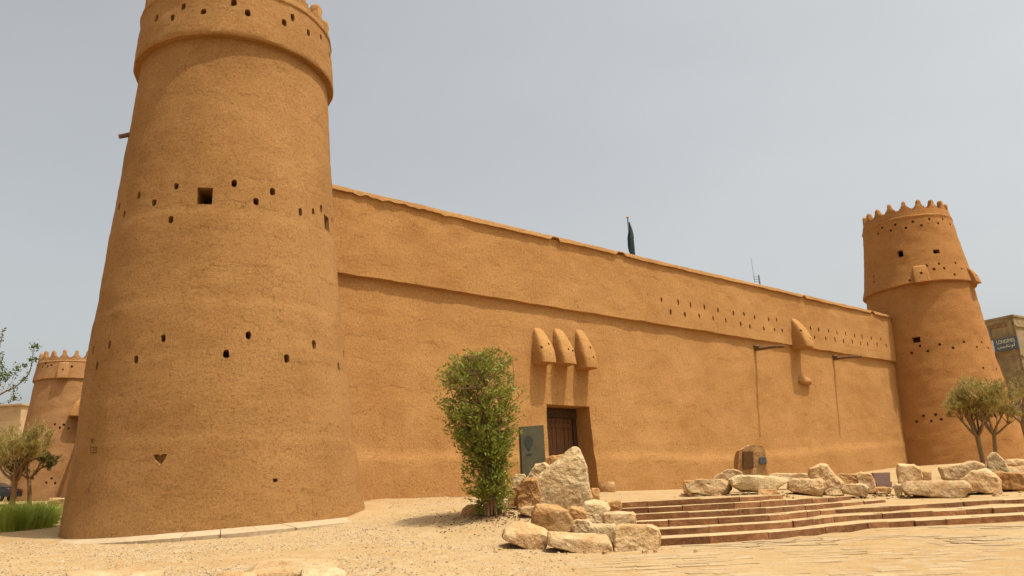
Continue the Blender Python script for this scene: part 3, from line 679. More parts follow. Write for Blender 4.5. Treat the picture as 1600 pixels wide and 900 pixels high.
# ------------------------------------------------------------------ flat slab apron round the big tower
AP = empty('slab_apron', (CL[0], CL[1], 1.42), 'low dusty ring of paving slabs round the foot of the big tower', 'paving')
def apz(p):
    s = (Vector((p[0], p[1], 0)) - W0).dot(WD); return 1.45 + .035 * max(-4, s) + .05 * (1 if s > 3.5 else 0) * 0
ang0 = atan2(-CL[1], -CL[0]); na = 26
for i in range(na):
    a0 = ang0 - 2.3 + 4.6 * i / na; a1 = ang0 - 2.3 + 4.6 * (i + 1) / na - .004; V = []; Fc = []
    m = 6; jit = random.uniform(-.06, .06)
    for q in range(m + 1):
        a = a0 + (a1 - a0) * q / m
        for r in (3.9, 5.05 + .3 * max(0, cos(a - ang0 - 0.9)) + 2.6 / (1 + math.exp((a - ang0 + 1.35) / .12)) + jit * (1 if 0 < q < m else .6) + .05 * noise.noise(Vector((a * 9, 1, 0)))):
            p = Vector((CL[0] + rL.x * .15 + r * cos(a), CL[1] + rL.y * .15 + r * sin(a), 0)); zt = apz(p) + .006 * noise.noise(p * 2)
            if r > 4.5: zt -= .17
            V.append((p.x, p.y, zt)); V.append((p.x, p.y, zt - .35))
    for q in range(m):
        b = q * 4; Fc += [(b, b + 2, b + 6, b + 4), (b + 2, b + 3, b + 7, b + 6), (b + 1, b + 5, b + 7, b + 3)]
    Fc += [(0, 1, 3, 2), (m * 4, m * 4 + 2, m * 4 + 3, m * 4 + 1)]
    me = mesh('slab', V, Fc, M_APRON); bm = bmesh.new(); bm.from_mesh(me); bmesh.ops.recalc_face_normals(bm, faces=bm.faces); bm.to_mesh(me); bm.free()
    link('slab', me, AP)

# ------------------------------------------------------------------ steps
ST = empty('stone_steps', tuple(Vector((5, 19, Z0))), 'wide flight of low brown stone steps curving up to the plaza', 'steps')
def line_pts(i, step=.05):
    P = [Vector((U(p) * d, d)) for p, d in LINES[i]]; out = [P[0]]
    # Catmull-Rom through the surveyed points
    for k in range(len(P) - 1):
        a, b, c, e = P[max(k - 1, 0)], P[k], P[k + 1], P[min(k + 2, len(P) - 1)]; n = max(2, int((c - b).length / step))
        for q in range(1, n + 1):
            t = q / n; out.append(.5 * ((2 * b) + (c - a) * t + (2 * a - 5 * b + 4 * c - e) * t * t + (3 * b - a - 3 * c + e) * t ** 3))
    return out
def block(name, outline, zb, zt, mats, parent, bev=.015, chip=.012, seed=0):
    """a stone with a four-sided plan outline (front-left, front-right, back-right, back-left), softly bevelled, slightly uneven"""
    bm = bmesh.new(); vs = [bm.verts.new((p.x, p.y, zb)) for p in outline] + [bm.verts.new((p.x, p.y, zt)) for p in outline]; n = len(outline)
    bm.faces.new(list(reversed(vs[:n]))); top = bm.faces.new(vs[n:])
    for i in range(n): j = (i + 1) % n; bm.faces.new((vs[i], vs[j], vs[n + j], vs[n + i]))
    bmesh.ops.recalc_face_normals(bm, faces=bm.faces)
    bmesh.ops.bevel(bm, geom=[e for e in top.edges] , offset=bev, segments=1, affect='EDGES')
    for v in bm.verts:
        v.co += Vector((random.uniform(-1, 1), random.uniform(-1, 1), random.uniform(-.4, .4))) * chip
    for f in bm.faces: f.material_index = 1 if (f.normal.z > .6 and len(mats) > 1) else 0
    c = sum(outline, Vector((0, 0))) / n
    bmesh.ops.translate(bm, verts=bm.verts, vec=(-c.x, -c.y, -zb))
    me = bpy.data.meshes.new(name); bm.to_mesh(me); bm.free()
    for m in mats: me.materials.append(m)
    o = bpy.data.objects.new(name, me); COL.objects.link(o)
    if parent: o.parent = parent; o.location = Vector((c.x, c.y, zb)) - parent.location
    else: o.location = (c.x, c.y, zb)
    return o
paths = [line_pts(i) for i in range(6)]
for i in range(6):
    P = paths[i]; zt = Z0 + RISE * (i + 1); zb = Z0 + RISE * i - .12; k = 0; last = P[0]
    while k < len(P) - 3:
        L = random.uniform(.45, 1.15) if U(1190) < P[k].x / P[k].y < U(1370) else random.uniform(.6, 1.5)
        j = k
        while j < len(P) - 1 and (P[j] - P[k]).length < L: j += 1
        if len(P) - j < 8: j = len(P) - 1
        t = (P[j] - P[k]).normalized(); nb = Vector((-t.y, t.x)); a, b = P[k] + t * .008, P[j] - t * .008
        o_ = random.uniform(-.02, .02)
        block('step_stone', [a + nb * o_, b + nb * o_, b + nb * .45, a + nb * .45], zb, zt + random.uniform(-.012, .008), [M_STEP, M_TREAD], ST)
        k = j
    # the dusty tread behind the row of stones
    V, Fc = [], []; nb = len(P)
    for q in range(0, nb, 3):
        p = P[q]; u = p.x / p.y; t = (P[min(q + 1, nb - 1)] - P[max(q - 1, 0)]).normalized(); n2 = Vector((-t.y, t.x)); f = p + n2 * .38
        if i < 5 and LU[i + 1][0][0] - .03 < u < LU[i + 1][0][-1]: bd = line_d(i + 1, u) + .22; g = Vector((u * bd, bd))
        else: g = p + n2 * (1.2 if i >= 5 else .9)
        if (g - p).dot(n2) < .45: g = f + n2 * .1
        V += [(f.x, f.y, zt - .012), (g.x, g.y, zt - .008), (f.x, f.y, zt - .2), (g.x, g.y, zt - .2)]
    for q in range(len(V) // 4 - 1):
        a = q * 4; Fc += [(a, a + 4, a + 5, a + 1), (a + 3, a + 7, a + 6, a + 2), (a + 1, a + 5, a + 7, a + 3), (a + 2, a + 6, a + 4, a)]
    e = len(V) - 4; Fc += [(0, 1, 3, 2), (e, e + 2, e + 3, e + 1)]
    link('tread', mesh('tread', V, Fc, M_TREAD), ST)

# ------------------------------------------------------------------ paving stones of the lower court
PV = bpy.data.objects.new('pavement', None); COL.objects.link(PV); PV.location = (6, 14, .5); tag(PV, kind='structure')
stones = []
y = 9.2
while y < 21.5:
    dy = random.uniform(.26, .42); x = U(880) * y + random.uniform(0, .5) if y > 11 else U(700) * y
    while x < U(1680) * y:
        dx = random.uniform(.32, .75); c = Vector((x + dx / 2, y + dy / 2 + random.uniform(-.09, .09))); u = c.x / c.y
        fr = line_d(0, u) if u > U(1012) else 16.6 - (U(1012) - u) * 12
        edge = U(870) + .03 * noise.noise(Vector((y * .9, 0, 0))) + (17 - y) * -.006
        if c.y + dy / 2 + .05 < fr and u > edge: stones.append((c, dx, dy))
        x += dx
    y += dy
stones.sort(key=lambda s: (s[0].length / s[1]))
sV, sF = [], []
for i, (c, dx, dy) in enumerate(stones):
    g = .005; o = []
    for sx, sy in ((-1, -1), (0, -1), (1, -1), (1, 0), (1, 1), (0, 1), (-1, 1), (-1, 0)):
        p = c + Vector((sx * (dx / 2 - g), sy * (dy / 2 - g)))
        p += Vector((noise.noise(Vector((p.x * 2.2, p.y * 2.2, 1))), noise.noise(Vector((p.x * 2.2, p.y * 2.2, 7))))) * .10
        if sx and sy: p = c + (p - c) * .93
        o.append(p)
    zt = gz(c.x, c.y) - .001 + .014 * noise.noise(Vector((c.x * .55, c.y * .8, 9))) + noise.noise(Vector((c.x * .5, c.y * .5, 0))) * .035 + noise.noise(Vector((c.x * 1.7, c.y * 1.7, 3))) * .012 + random.uniform(-.002, .002)
    if i < 300: block('paving_stone', o, zt - .1, zt, [M_PAVE], PV, .006, .002)
    else:
        n = len(sV); tilt = Vector((random.uniform(-.006, .006), random.uniform(-.006, .006)))
        for p in o: sV.append((p.x, p.y, zt + (p - c).dot(tilt)))
        for p in o: q = c + (p - c) * 1.02; sV.append((q.x, q.y, zt - .1))
        sF.append(tuple(n + j for j in range(8)))
        for j in range(8): m = (j + 1) % 8; sF.append((n + j, n + 8 + j, n + 8 + m, n + m))
o = link('paving_stones', mesh('paving_stones', sV, sF, M_PAVE), PV); o['kind'] = 'stuff'

# ------------------------------------------------------------------ rocks
def rock(name, poly, d, depth, mat, label, cat='rock', group=None, amp=.05, sub=3, sink=.12, ground_z=None, back=.8, frontk=.9, taper=.0, seed=None, lean=0):
    """a boulder: convex hull of a front, middle and back outline, broken up by noise.
    poly: outline as seen (photo px), standing d metres ahead and depth metres thick"""
    seed = random.random() * 50 if seed is None else seed
    mx_ = sum(x for x, y in poly) / len(poly); P = [at(mx_ + (x - mx_) * 1.07, y, d) for x, y in poly]; xs = [p.x for p in P]; cx = (min(xs) + max(xs)) / 2
    zg = min(p.z for p in P); rdir = Vector((CR, 0, 0)); fw = Vector((cx, d, 0)).normalized()
    base = Vector((cx, d, zg)); hgt = max(p.z for p in P) - zg
    bm = bmesh.new(); lr = random.Random(seed)
    for lay, (t, s) in enumerate(((-.5, frontk), (-.22, 1.0), (.2, .98), (.5, back))):
        for p in P:
            q = p - base; h = q.z / max(hgt, .01)
            w = Vector((q.x * s * lr.uniform(.95, 1.03), 0, q.z * (s if t > 0 else 1 - (1 - s) * .8 - (taper * h if t < -.3 else 0)) * lr.uniform(.95, 1.02)))
            w += fw * (depth * (t * (1 - .15 * h) + lean * h) + lr.uniform(-.06, .06) * depth)
            if h < .08: w.z = -sink
            bm.verts.new(w)
    r = bmesh.ops.convex_hull(bm, input=bm.verts)
    bmesh.ops.delete(bm, geom=[v for v in bm.verts if not v.link_faces], context='VERTS')
    bmesh.ops.recalc_face_normals(bm, faces=bm.faces)
    bmesh.ops.dissolve_limit(bm, angle_limit=radians(17), verts=bm.verts, edges=bm.edges)
    size = max(hgt, max(xs) - min(xs))
    bmesh.ops.bevel(bm, geom=list(bm.edges), offset=size * .016, segments=1, affect='EDGES', clamp_overlap=True)
    bmesh.ops.triangulate(bm, faces=bm.faces)
    for _ in range(sub + 2):
        le = [e for e in bm.edges if e.calc_length() > size / (7 * sub)]
        if not le: break
        bmesh.ops.subdivide_edges(bm, edges=le, cuts=1); bmesh.ops.triangulate(bm, faces=bm.faces)
    bm.normal_update(); A = amp * size
    mv = []
    for v in bm.verts:
        p = v.co / size * 2.2 + Vector((seed, seed * .7, 0))
        n = noise.fractal(p, 1.0, 2.1, 6) * .50 - abs(noise.noise(p * 1.5 + Vector((5, 5, 5)))) * .7 + .2
        n += -.6 * max(0, noise.noise(p * 4.5) - .25) + .22 * noise.noise(p * 9) - .16 * abs(noise.noise(p * 6 + Vector((3, 1, 8))))
        mv.append(v.co + v.normal * n * A)
    for v, c in zip(bm.verts, mv): v.co = c
    me = bpy.data.meshes.new(name); bm.to_mesh(me); bm.free(); me.materials.append(mat)
    me.polygons.foreach_set('use_smooth', [True] * len(me.polygons)); me.set_sharp_from_angle(angle=radians(24))
    o = bpy.data.objects.new(name, me); COL.objects.link(o); o.location = base
    return tag(o, label, cat, group)
def oct_(x0, y0, x1, y1, a=.22, b=.3, lo=.1):
    w, h = x1 - x0, y1 - y0; tl = .049
    pts = [(x0 + w * lo, y1), (x0, y1 - h * b), (x0 + w * .03, y0 + h * b), (x0 + w * a, y0), (x1 - w * a, y0), (x1 - w * .02, y0 + h * b), (x1, y1 - h * b), (x1 - w * lo, y1)]
    return pts
G1, G2 = 'boulders piled left of the steps', 'boulders lying along the top of the steps'
rock('boulder', [(836, 793), (836, 750), (856, 731), (880, 709), (893, 699), (903, 696), (914, 711), (918, 745), (925, 780), (922, 795)], 23.0, 1.1, M_PALE, 'tallest pale boulder, a pointed slab standing in front of the door', group=G1, sub=4, amp=.05, taper=.12, lean=.10, frontk=.97, back=.9)
rock('boulder', [(808, 796), (808, 760), (818, 748), (838, 747), (846, 770), (846, 796)], 22.6, 1.1, M_LIMEB, 'brown craggy boulder against the left side of the tall pale slab', group=G1, amp=.09)
rock('boulder', [(820, 762), (824, 745), (836, 726), (850, 720), (860, 728), (864, 762)], 24.4, .9, M_PALE, 'pale leaning boulder below the dark upright panel', group=G1, amp=.06)
rock('boulder', [(850, 740), (853, 716), (862, 710), (882, 709), (892, 724), (890, 745)], 24.9, .8, M_LIMEB, 'small pale boulder peeping over the slope of the tall slab', group=G1)
rock('boulder', oct_(792, 760, 812, 784), 22.8, .6, M_LIMEB, 'small rounded brown rock just right of the bush stems', group=G1)
rock('boulder', oct_(800, 740, 825, 764), 24.6, .8, M_PALE, 'pale flat rock between the bush and the dark panel', group=G1)
rock('boulder', [(829, 829), (832, 798), (840, 787), (870, 789), (886, 794), (893, 808), (899, 829)], 18.9, .9, M_LIMEB, 'squared brown block in front of the tall slab', group=G1, amp=.035)
rock('boulder', oct_(885, 791, 918, 820), 19.6, .8, M_LIMEB, 'small brown rock wedged right of the squared brown block', group=G1, amp=.07)
rock('boulder', [(905, 818), (906, 798), (914, 784), (930, 780), (948, 784), (954, 794), (946, 810), (938, 819)], 19.9, 1.0, M_PALE, 'smooth pale rounded boulder below the right foot of the tall slab', group=G1, amp=.05)
rock('boulder', oct_(894, 811, 924, 829), 18.3, .45, M_LIME, 'little pale rock lying on the long front block', group=G1, amp=.08)
rock('boulder', oct_(941, 799, 993, 820, .12, .15), 18.9, .8, M_LIME, 'flat tan rock at the left end of the lower steps', group=G1)
rock('boulder', oct_(944, 781, 972, 800, .15, .2, .2), 21.3, .8, M_LIMEB, 'brown rock with a dark hollow beneath at the left end of the upper steps', group=G1)
rock('boulder', [(786, 838), (790, 824), (806, 815), (826, 816), (850, 826), (858, 834), (852, 849), (830, 849), (800, 843)], 17.6, 1.1, M_LIME, 'low wedge shaped pale rock at the left end of the front row', group=G1, amp=.035, taper=.3, sub=4)
rock('boulder', [(857, 850), (858, 829), (880, 828), (920, 830), (945, 834), (958, 848), (960, 858), (930, 861), (890, 857)], 16.9, 1.0, M_LIME, 'long low block in the middle of the front row', group=G1, amp=.03, taper=.2, sub=4)
rock('boulder', [(960, 857), (960, 826), (970, 818), (1010, 817), (1029, 823), (1031, 836), (1027, 855)], 17.0, 1.0, M_LIME, 'big squared rough block at the foot of the steps', group=G1, amp=.045, sub=4)
rock('boulder', oct_(918, 817, 964, 840, .1, .2), 18.0, .9, M_PALE, 'pale flat topped block behind the middle of the front row', group=G1, amp=.03)
rock('boulder', oct_(923, 762, 937, 782, .15, .2), 24.0, .5, M_LIMEB, 'small upright rock at the right foot of the tall slab', group=G1)
rock('boulder', oct_(722, 788, 758, 809), 21.6, .7, M_LIMEB, 'reddish rock at the left foot of the bush', group=G1, amp=.06)
rock('boulder', oct_(812, 790, 842, 803, .3), 21.0, .7, M_LIME, 'flat buried rock between the bush and the squared brown block', group=G1)
# right group
rock('boulder', oct_(1071, 747, 1142, 771, .2, .35), 26.5, 1.1, M_LIME, 'oval flat tan boulder at the left end of the row above the steps', group=G2, amp=.05)
rock('boulder', oct_(1068, 750, 1084, 769, .1, .1), 27.4, .5, M_LIMEB, 'small dark brown rock tucked behind the oval boulder', group=G2)
rock('boulder', [(1112, 752), (1120, 743), (1136, 732), (1146, 731), (1158, 737), (1166, 752)], 28.3, 1.0, M_LIME, 'peaked rock to the left of the plaque stone', group=G2)
rock('boulder', [(1155, 768), (1142, 757), (1140, 748), (1152, 742), (1180, 743), (1225, 745), (1233, 752), (1218, 763), (1205, 768), (1180, 768)], 26.0, 1.2, M_PALE, 'large anvil shaped pale boulder in front of the plaque stone', group=G2, amp=.05, sink=.0)
rock('boulder', oct_(1184, 764, 1214, 775, .05, .1, .05), 25.6, .7, M_LIMEB, 'dark low stone propping up the anvil shaped boulder', group=G2, sub=2)
rock('boulder', oct_(1200, 739, 1268, 751, .1, .3), 31.0, 1.0, M_LIME, 'long flat rock lying right of the plaque stone', group=G2)
rock('boulder', oct_(1231, 747, 1288, 769, .12, .25), 27.0, 1.0, M_LIME, 'pitted loaf shaped boulder left of the leaning lump', group=G2, amp=.06)
rock('boulder', [(1292, 767), (1280, 752), (1264, 742), (1265, 731), (1282, 723), (1293, 726), (1303, 742), (1315, 754), (1316, 764), (1308, 768)], 27.6, .9, M_LIME, 'tall leaning lumpy boulder in the middle of the row', group=G2, amp=.07)
rock('boulder', oct_(1306, 739, 1344, 759, .1, .2), 29.5, .9, M_LIMEB, 'pale topped rock behind the leaning lump', group=G2)
rock('boulder', [(1342, 763), (1340, 745), (1344, 737), (1360, 738), (1366, 747), (1370, 763)], 28.4, .8, M_LIME, 'rough upright rock beside the purple grey block', group=G2, amp=.06)
rock('boulder', oct_(1314, 755, 1357, 771, .2, .4), 26.8, .8, M_LIME, 'low flat rock at the right end of the upper steps', group=G2)
rock('boulder', [(1403, 757), (1401, 735), (1404, 725), (1428, 725), (1437, 732), (1441, 745), (1436, 757)], 31.0, 1.1, M_LIME, 'chunky squared boulder right of the purple grey block', group=G2, amp=.05)
rock('boulder', oct_(1438, 736, 1455, 749, .05, .1, .05), 31.5, .5, M_LIMEB, 'small square brown stone beside the chunky boulder', group=G2, sub=2)
rock('boulder', oct_(1407, 749, 1517, 773, .12, .35), 26.8, 1.3, M_LIME, 'longest low boulder, lying above the right hand steps', group=G2, amp=.035, sub=4)
rock('boulder', [(1474, 748), (1469, 730), (1490, 725), (1522, 718), (1540, 726), (1530, 748)], 30.0, 1.3, M_LIME, 'broad boulder with a shaded brown end behind the longest one', group=G2)
rock('boulder', [(1488, 766), (1500, 748), (1518, 734), (1540, 731), (1555, 740), (1563, 752), (1564, 766)], 27.6, 1.4, M_LIME, 'big humped boulder in front of the two small trees', group=G2, amp=.04, sub=4)
rock('boulder', [(1542, 736), (1541, 716), (1548, 707), (1556, 706), (1568, 718), (1580, 736)], 30.5, .9, M_PALE, 'pointed pale rock just right of the tree trunk', group=G2)
rock('boulder', oct_(1547, 737, 1625, 763, .1, .3), 28.8, 1.2, M_LIMEB, 'streaky brown layered boulder at the right edge', group=G2, amp=.07)
rock('boulder', oct_(1562, 728, 1625, 742, .1, .3), 31.5, 1.0, M_LIME, 'flat tan rock lying over the streaky brown boulder', group=G2)
rock('boulder', oct_(1566, 718, 1640, 729, .1, .3), 35.0, 1.0, M_LIME, 'thin pale rock farthest back at the right edge', group=G2)
rock('boulder', oct_(1365, 761, 1393, 766, .1, .3), 27.5, .5, M_LIMEB, 'thin flat stone lying below the purple grey block', group=G2, sub=2)
rock('boulder', oct_(1396, 756, 1411, 766, .2, .3), 27.8, .5, M_LIME, 'small loose stone at the left tip of the longest boulder', group=G2, sub=2)
G3 = 'slabs lying in the gravel nearest the camera'
rock('flat_rock', [(392, 901), (392, 888), (408, 877), (440, 869), (470, 868), (512, 872), (524, 880), (520, 901)], 12.3, 1.5, M_LIME, 'biggest flat slab half buried in the gravel in the foreground', group=G3, amp=.03, sub=4, taper=.45)
rock('flat_rock', oct_(470, 886, 540, 905, .2, .2), 11.4, .9, M_PALE, 'pale low slab in front of the biggest foreground slab', group=G3, amp=.03, taper=.4)
rock('flat_rock', oct_(340, 892, 402, 908, .2, .2), 11.5, .8, M_LIME, 'low slab left of the biggest foreground slab', group=G3, amp=.03, taper=.4)
rock('flat_rock', oct_(105, 884, 255, 908, .25, .3), 12.4, 1.2, M_LIME, 'long slab at the lower left corner of the gravel', group=G3, amp=.03, taper=.5)
rock('boulder', oct_(74, 777, 106, 800, .15, .25), 34.0, 1.2, M_LIME, 'pale rock between the grass and the foot of the big tower')

rc = [o for o in bpy.data.objects if o.name.startswith(('boulder', 'flat_rock'))]; V, Fc = [], []
for o in rc:
    w_ = max(v.co.x for v in o.data.vertices) - min(v.co.x for v in o.data.vertices)
    for _ in range(14):
        x, y = o.location.x + random.gauss(0, w_ * .5), o.location.y + random.gauss(-.35, .55); u = x / y
        if any(abs(y - line_d(i, u)) < .25 for i in range(6)) or (line_d(0, u) - .1 < y < line_d(5, u) and u > U(1000)): continue
        r = min(.16, random.lognormvariate(-3.1, .5)); z = gz(x, y); n = len(V); a0 = random.uniform(0, 6.28)
        for k in range(5): a = a0 + k * 1.257; V.append((x + r * cos(a) * random.uniform(.7, 1.2), y + r * sin(a) * random.uniform(.7, 1.2), z - .03))
        for k in range(5): a = a0 + k * 1.257 + .3; V.append((x + r * .7 * cos(a), y + r * .7 * sin(a), z + r * random.uniform(.35, .8)))
        Fc += [tuple(n + 5 + k for k in range(5))] + [(n + k, n + (k + 1) % 5, n + 5 + (k + 1) % 5, n + 5 + k) for k in range(5)]
tag(link('stone_chips', mesh('stone_chips', V, Fc, M_LIME)), kind='stuff')
# cut stump-like stone by the door
c = at(947, 769, 34.5); V, Fc = [], []; zgnd = gz(c.x, c.y) - .1; nn = 20; prof = [(.40, zgnd), (.41, zgnd + .3), (.385, c.z + .33), (.34, c.z + .42)]
for r, z in prof:
    for j in range(nn): a = 2 * pi * j / nn; q = r * (1 + .06 * noise.noise(Vector((cos(a) * 2, sin(a) * 2, z)))); V.append((q * cos(a), q * sin(a), z - zgnd))
for i in range(3):
    for j in range(nn): k = (j + 1) % nn; Fc.append((i * nn + j, i * nn + k, (i + 1) * nn + k, (i + 1) * nn + j))
Fc.append(tuple(3 * nn + j for j in range(nn))); Fc.append(tuple(reversed(range(nn))))
tag(link('stone_drum', mesh('stone_drum', V, Fc, M_LIMEB, True, 35), None, (c.x, c.y, zgnd)), 'low round drum of stone standing right of the door', 'stone')

# ------------------------------------------------------------------ panel, plaque stone, grey block
def slab_from(px, d0, d1, th, mat, name, parent, curve=0):
    """an upright slab from its four seen corners (bl, br, tr, tl); left edge d0 ahead, right edge d1 ahead"""
    P = [at(*px[0], d0), at(*px[1], d1), at(*px[2], d1), at(*px[3], d0)]
    n = (P[1] - P[0]).cross(P[3] - P[0]).normalized()
    if n.y > 0: n = -n
    V = [p for p in P] + [p - n * th for p in P]
    Fc = [(0, 1, 2, 3), (7, 6, 5, 4)] + [(i, i + 4, (i + 1) % 4 + 4, (i + 1) % 4) for i in range(4)]
    me = mesh(name, V, Fc, mat); bm = bmesh.new(); bm.from_mesh(me); bmesh.ops.recalc_face_normals(bm, faces=bm.faces)
    bmesh.ops.bevel(bm, geom=list(bm.edges), offset=.012, segments=2, affect='EDGES'); bm.to_mesh(me); bm.free()
    return link(name, me, parent), P, n
pc = at(834, 752, 26.5)
PN = empty('upright_panel', (pc.x, pc.y, gz(pc.x, pc.y)), 'dark grey green upright slate panel with a darker map shape, left of the door', 'panel')
o, P, n = slab_from([(817, 762), (855, 762), (849.5, 664), (812.5, 667)], 26.4, 26.9, .12, M_STELE, 'slab', PN)
def on_slab(P, u, v): return (P[0] * (1 - u) + P[1] * u) * (1 - v) + (P[3] * (1 - u) + P[2] * u) * v
V, Fc = [], []; out = [(.16, .80), (.28, .85), (.42, .83), (.50, .78), (.48, .70), (.40, .63), (.33, .60), (.24, .62), (.19, .68), (.14, .73)]; m = len(out)
for dz in (.012, -.01):
    for u, v in out: V.append(on_slab(P, u, v) + n * dz)
Fc = [tuple(range(m)), tuple(reversed(range(m, 2 * m)))] + [(i, i + m, (i + 1) % m + m, (i + 1) % m) for i in range(m)]
link('map_inlay', mesh('map_inlay', V, Fc, M_STELEMAP), PN)
for k in range(2):
    V, Fc = [], []; a, b = on_slab(P, .2, .545 - k * .02), on_slab(P, .52 - k * .1, .55 - k * .02); tube(V, Fc, [a + n * .004, b + n * .004], [.008, .008], 4); link('engraved_line', mesh('engraved_line', V, Fc, M_STELEMAP), PN)

sp0 = at(1177, 743, 29.2)
SS = empty('plaque_stone', (sp0.x, sp0.y, sp0.z), 'upright squared tan boulder carrying a tall brown plaque and a small blue grey plaque', 'monument')
bm = bmesh.new(); fr_ = [at(x, y, 28.8) for x, y in ((1153, 746), (1153, 722), (1156, 704), (1163, 700), (1170, 695.5), (1183, 696), (1193, 697.5), (1196, 706), (1197.5, 722), (1200.5, 746))]
f1 = [bm.verts.new(p) for p in fr_]; f2 = [bm.verts.new(p + Vector((.05, .8, 0)) + UP * random.uniform(-.04, .05)) for p in fr_]; m = len(f1)
for q in f1 + f2:
    if q.co.z < fr_[0].z + .1: q.co.z -= .15
bm.faces.new(f1); bm.faces.new(f2[::-1])
for q in range(m): bm.faces.new((f1[q], f2[q], f2[(q + 1) % m], f1[(q + 1) % m]))
bmesh.ops.recalc_face_normals(bm, faces=bm.faces); bmesh.ops.triangulate(bm, faces=bm.faces)
for _ in range(6):
    bmesh.ops.subdivide_edges(bm, edges=[e for e in bm.edges if e.calc_length() > .10], cuts=1); bmesh.ops.triangulate(bm, faces=bm.faces)
bm.normal_update()
for v in bm.verts:
    k = .035 if abs(v.normal.y) < .7 else .012
    v.co += v.normal * (k * noise.fractal(v.co * 3, .8, 2, 5) - k * abs(noise.noise(v.co * 5)))
me = bpy.data.meshes.new('stone'); bm.to_mesh(me); bm.free(); me.materials.append(M_LIMEB); me.polygons.foreach_set('use_smooth', [True] * len(me.polygons)); me.set_sharp_from_angle(angle=radians(28)); link('stone', me, SS)
slab_from([(1161.5, 732), (1178, 731.5), (1177, 705), (1161, 705.5)], 28.72, 28.72, .12, M_BRONZE, 'plaque', SS)
slab_from([(1187.5, 725), (1198.5, 724.5), (1197.5, 714), (1187, 714.5)], 28.74, 28.76, .12, M_BLUE, 'plaque', SS)
gb = at(1379, 761, 28.3)
GB = empty('granite_block', (gb.x, gb.y, gb.z), 'flat faced purple grey block with a lower ledge standing among the boulders', 'block')
slab_from([(1368, 762), (1392, 760.5), (1391, 738), (1364, 739)], 28.3, 28.4, .35, M_PURPLE, 'face_slab', GB)
slab_from([(1370, 763), (1394.5, 761), (1394, 752.5), (1369, 754)], 28.15, 28.25, .3, M_PURPLE, 'ledge', GB)

# ------------------------------------------------------------------ plants
def leaves_mesh(name, P, D, size, mat, wid=.3, up=.3):
    """pointed leaves: P base points, D directions"""
    n = len(P); P = np.asarray(P); D = np.asarray(D); D = D / np.linalg.norm(D, axis=1, keepdims=True)
    Rr = rng.normal(size=(n, 3)); Rr[:, 2] *= .5; S = np.cross(D, Rr); S /= np.linalg.norm(S, axis=1, keepdims=True) + 1e-6
    L = size * rng.uniform(.6, 1.25, (n, 1)); Nn = np.cross(S, D)
    a = P; b = P + D * L * .5 + S * L * wid * .5 + Nn * L * .06; c = P + D * L; d = P + D * L * .5 - S * L * wid * .5 + Nn * L * .06
    V = np.stack([a, b, c, d], 1).reshape(-1, 3); i = np.arange(n) * 4
    return fast_mesh(name, V, np.stack([i, i + 1, i + 2, i + 3], 1), mat)
def grow(p, d, L, r, lev, maxlev, out, tips, rnd, spread=.6, curl=.25, kids=(3, 5), shrink=.66, upb=.15, env=None):
    n = 5 if lev < maxlev else 4; pts = [p.copy()]; rads = [r]; q = p.copy(); dd = d.normalized()
    for i in range(n):
        dd = (dd + Vector((rnd.gauss(0, 1), rnd.gauss(0, 1), rnd.gauss(0, 1))) * curl * .35 + Vector((0, 0, upb * .3))).normalized()
        q = q + dd * L / n
        if env and lev > 0 and not env(q): break
        pts.append(q.copy()); rads.append(r * (1 - .5 * (i + 1) / n) if lev < maxlev else r * (1 - .75 * (i + 1) / n))
    if len(pts) < 2: return
    out.append((lev, pts, rads))
    if lev >= maxlev:
        tips.append((pts, dd)); return
    for k in range(rnd.randint(*kids)):
        t = rnd.uniform(.35, 1.0) if lev else rnd.uniform(.75, 1.0); i = min(int(t * (len(pts) - 1)), len(pts) - 2); b = pts[i].lerp(pts[i + 1], t * (len(pts) - 1) - i)
        a = rnd.uniform(0, 2 * pi); s = dd.orthogonal().normalized(); s = Matrix.Rotation(a, 3, dd) @ s
        grow(b, (dd + s * spread * rnd.uniform(.6, 1.4)).normalized(), L * shrink * rnd.uniform(.75, 1.15), rads[i] * .62, lev + 1, maxlev, out, tips, rnd, spread, curl, kids, shrink, upb, env)
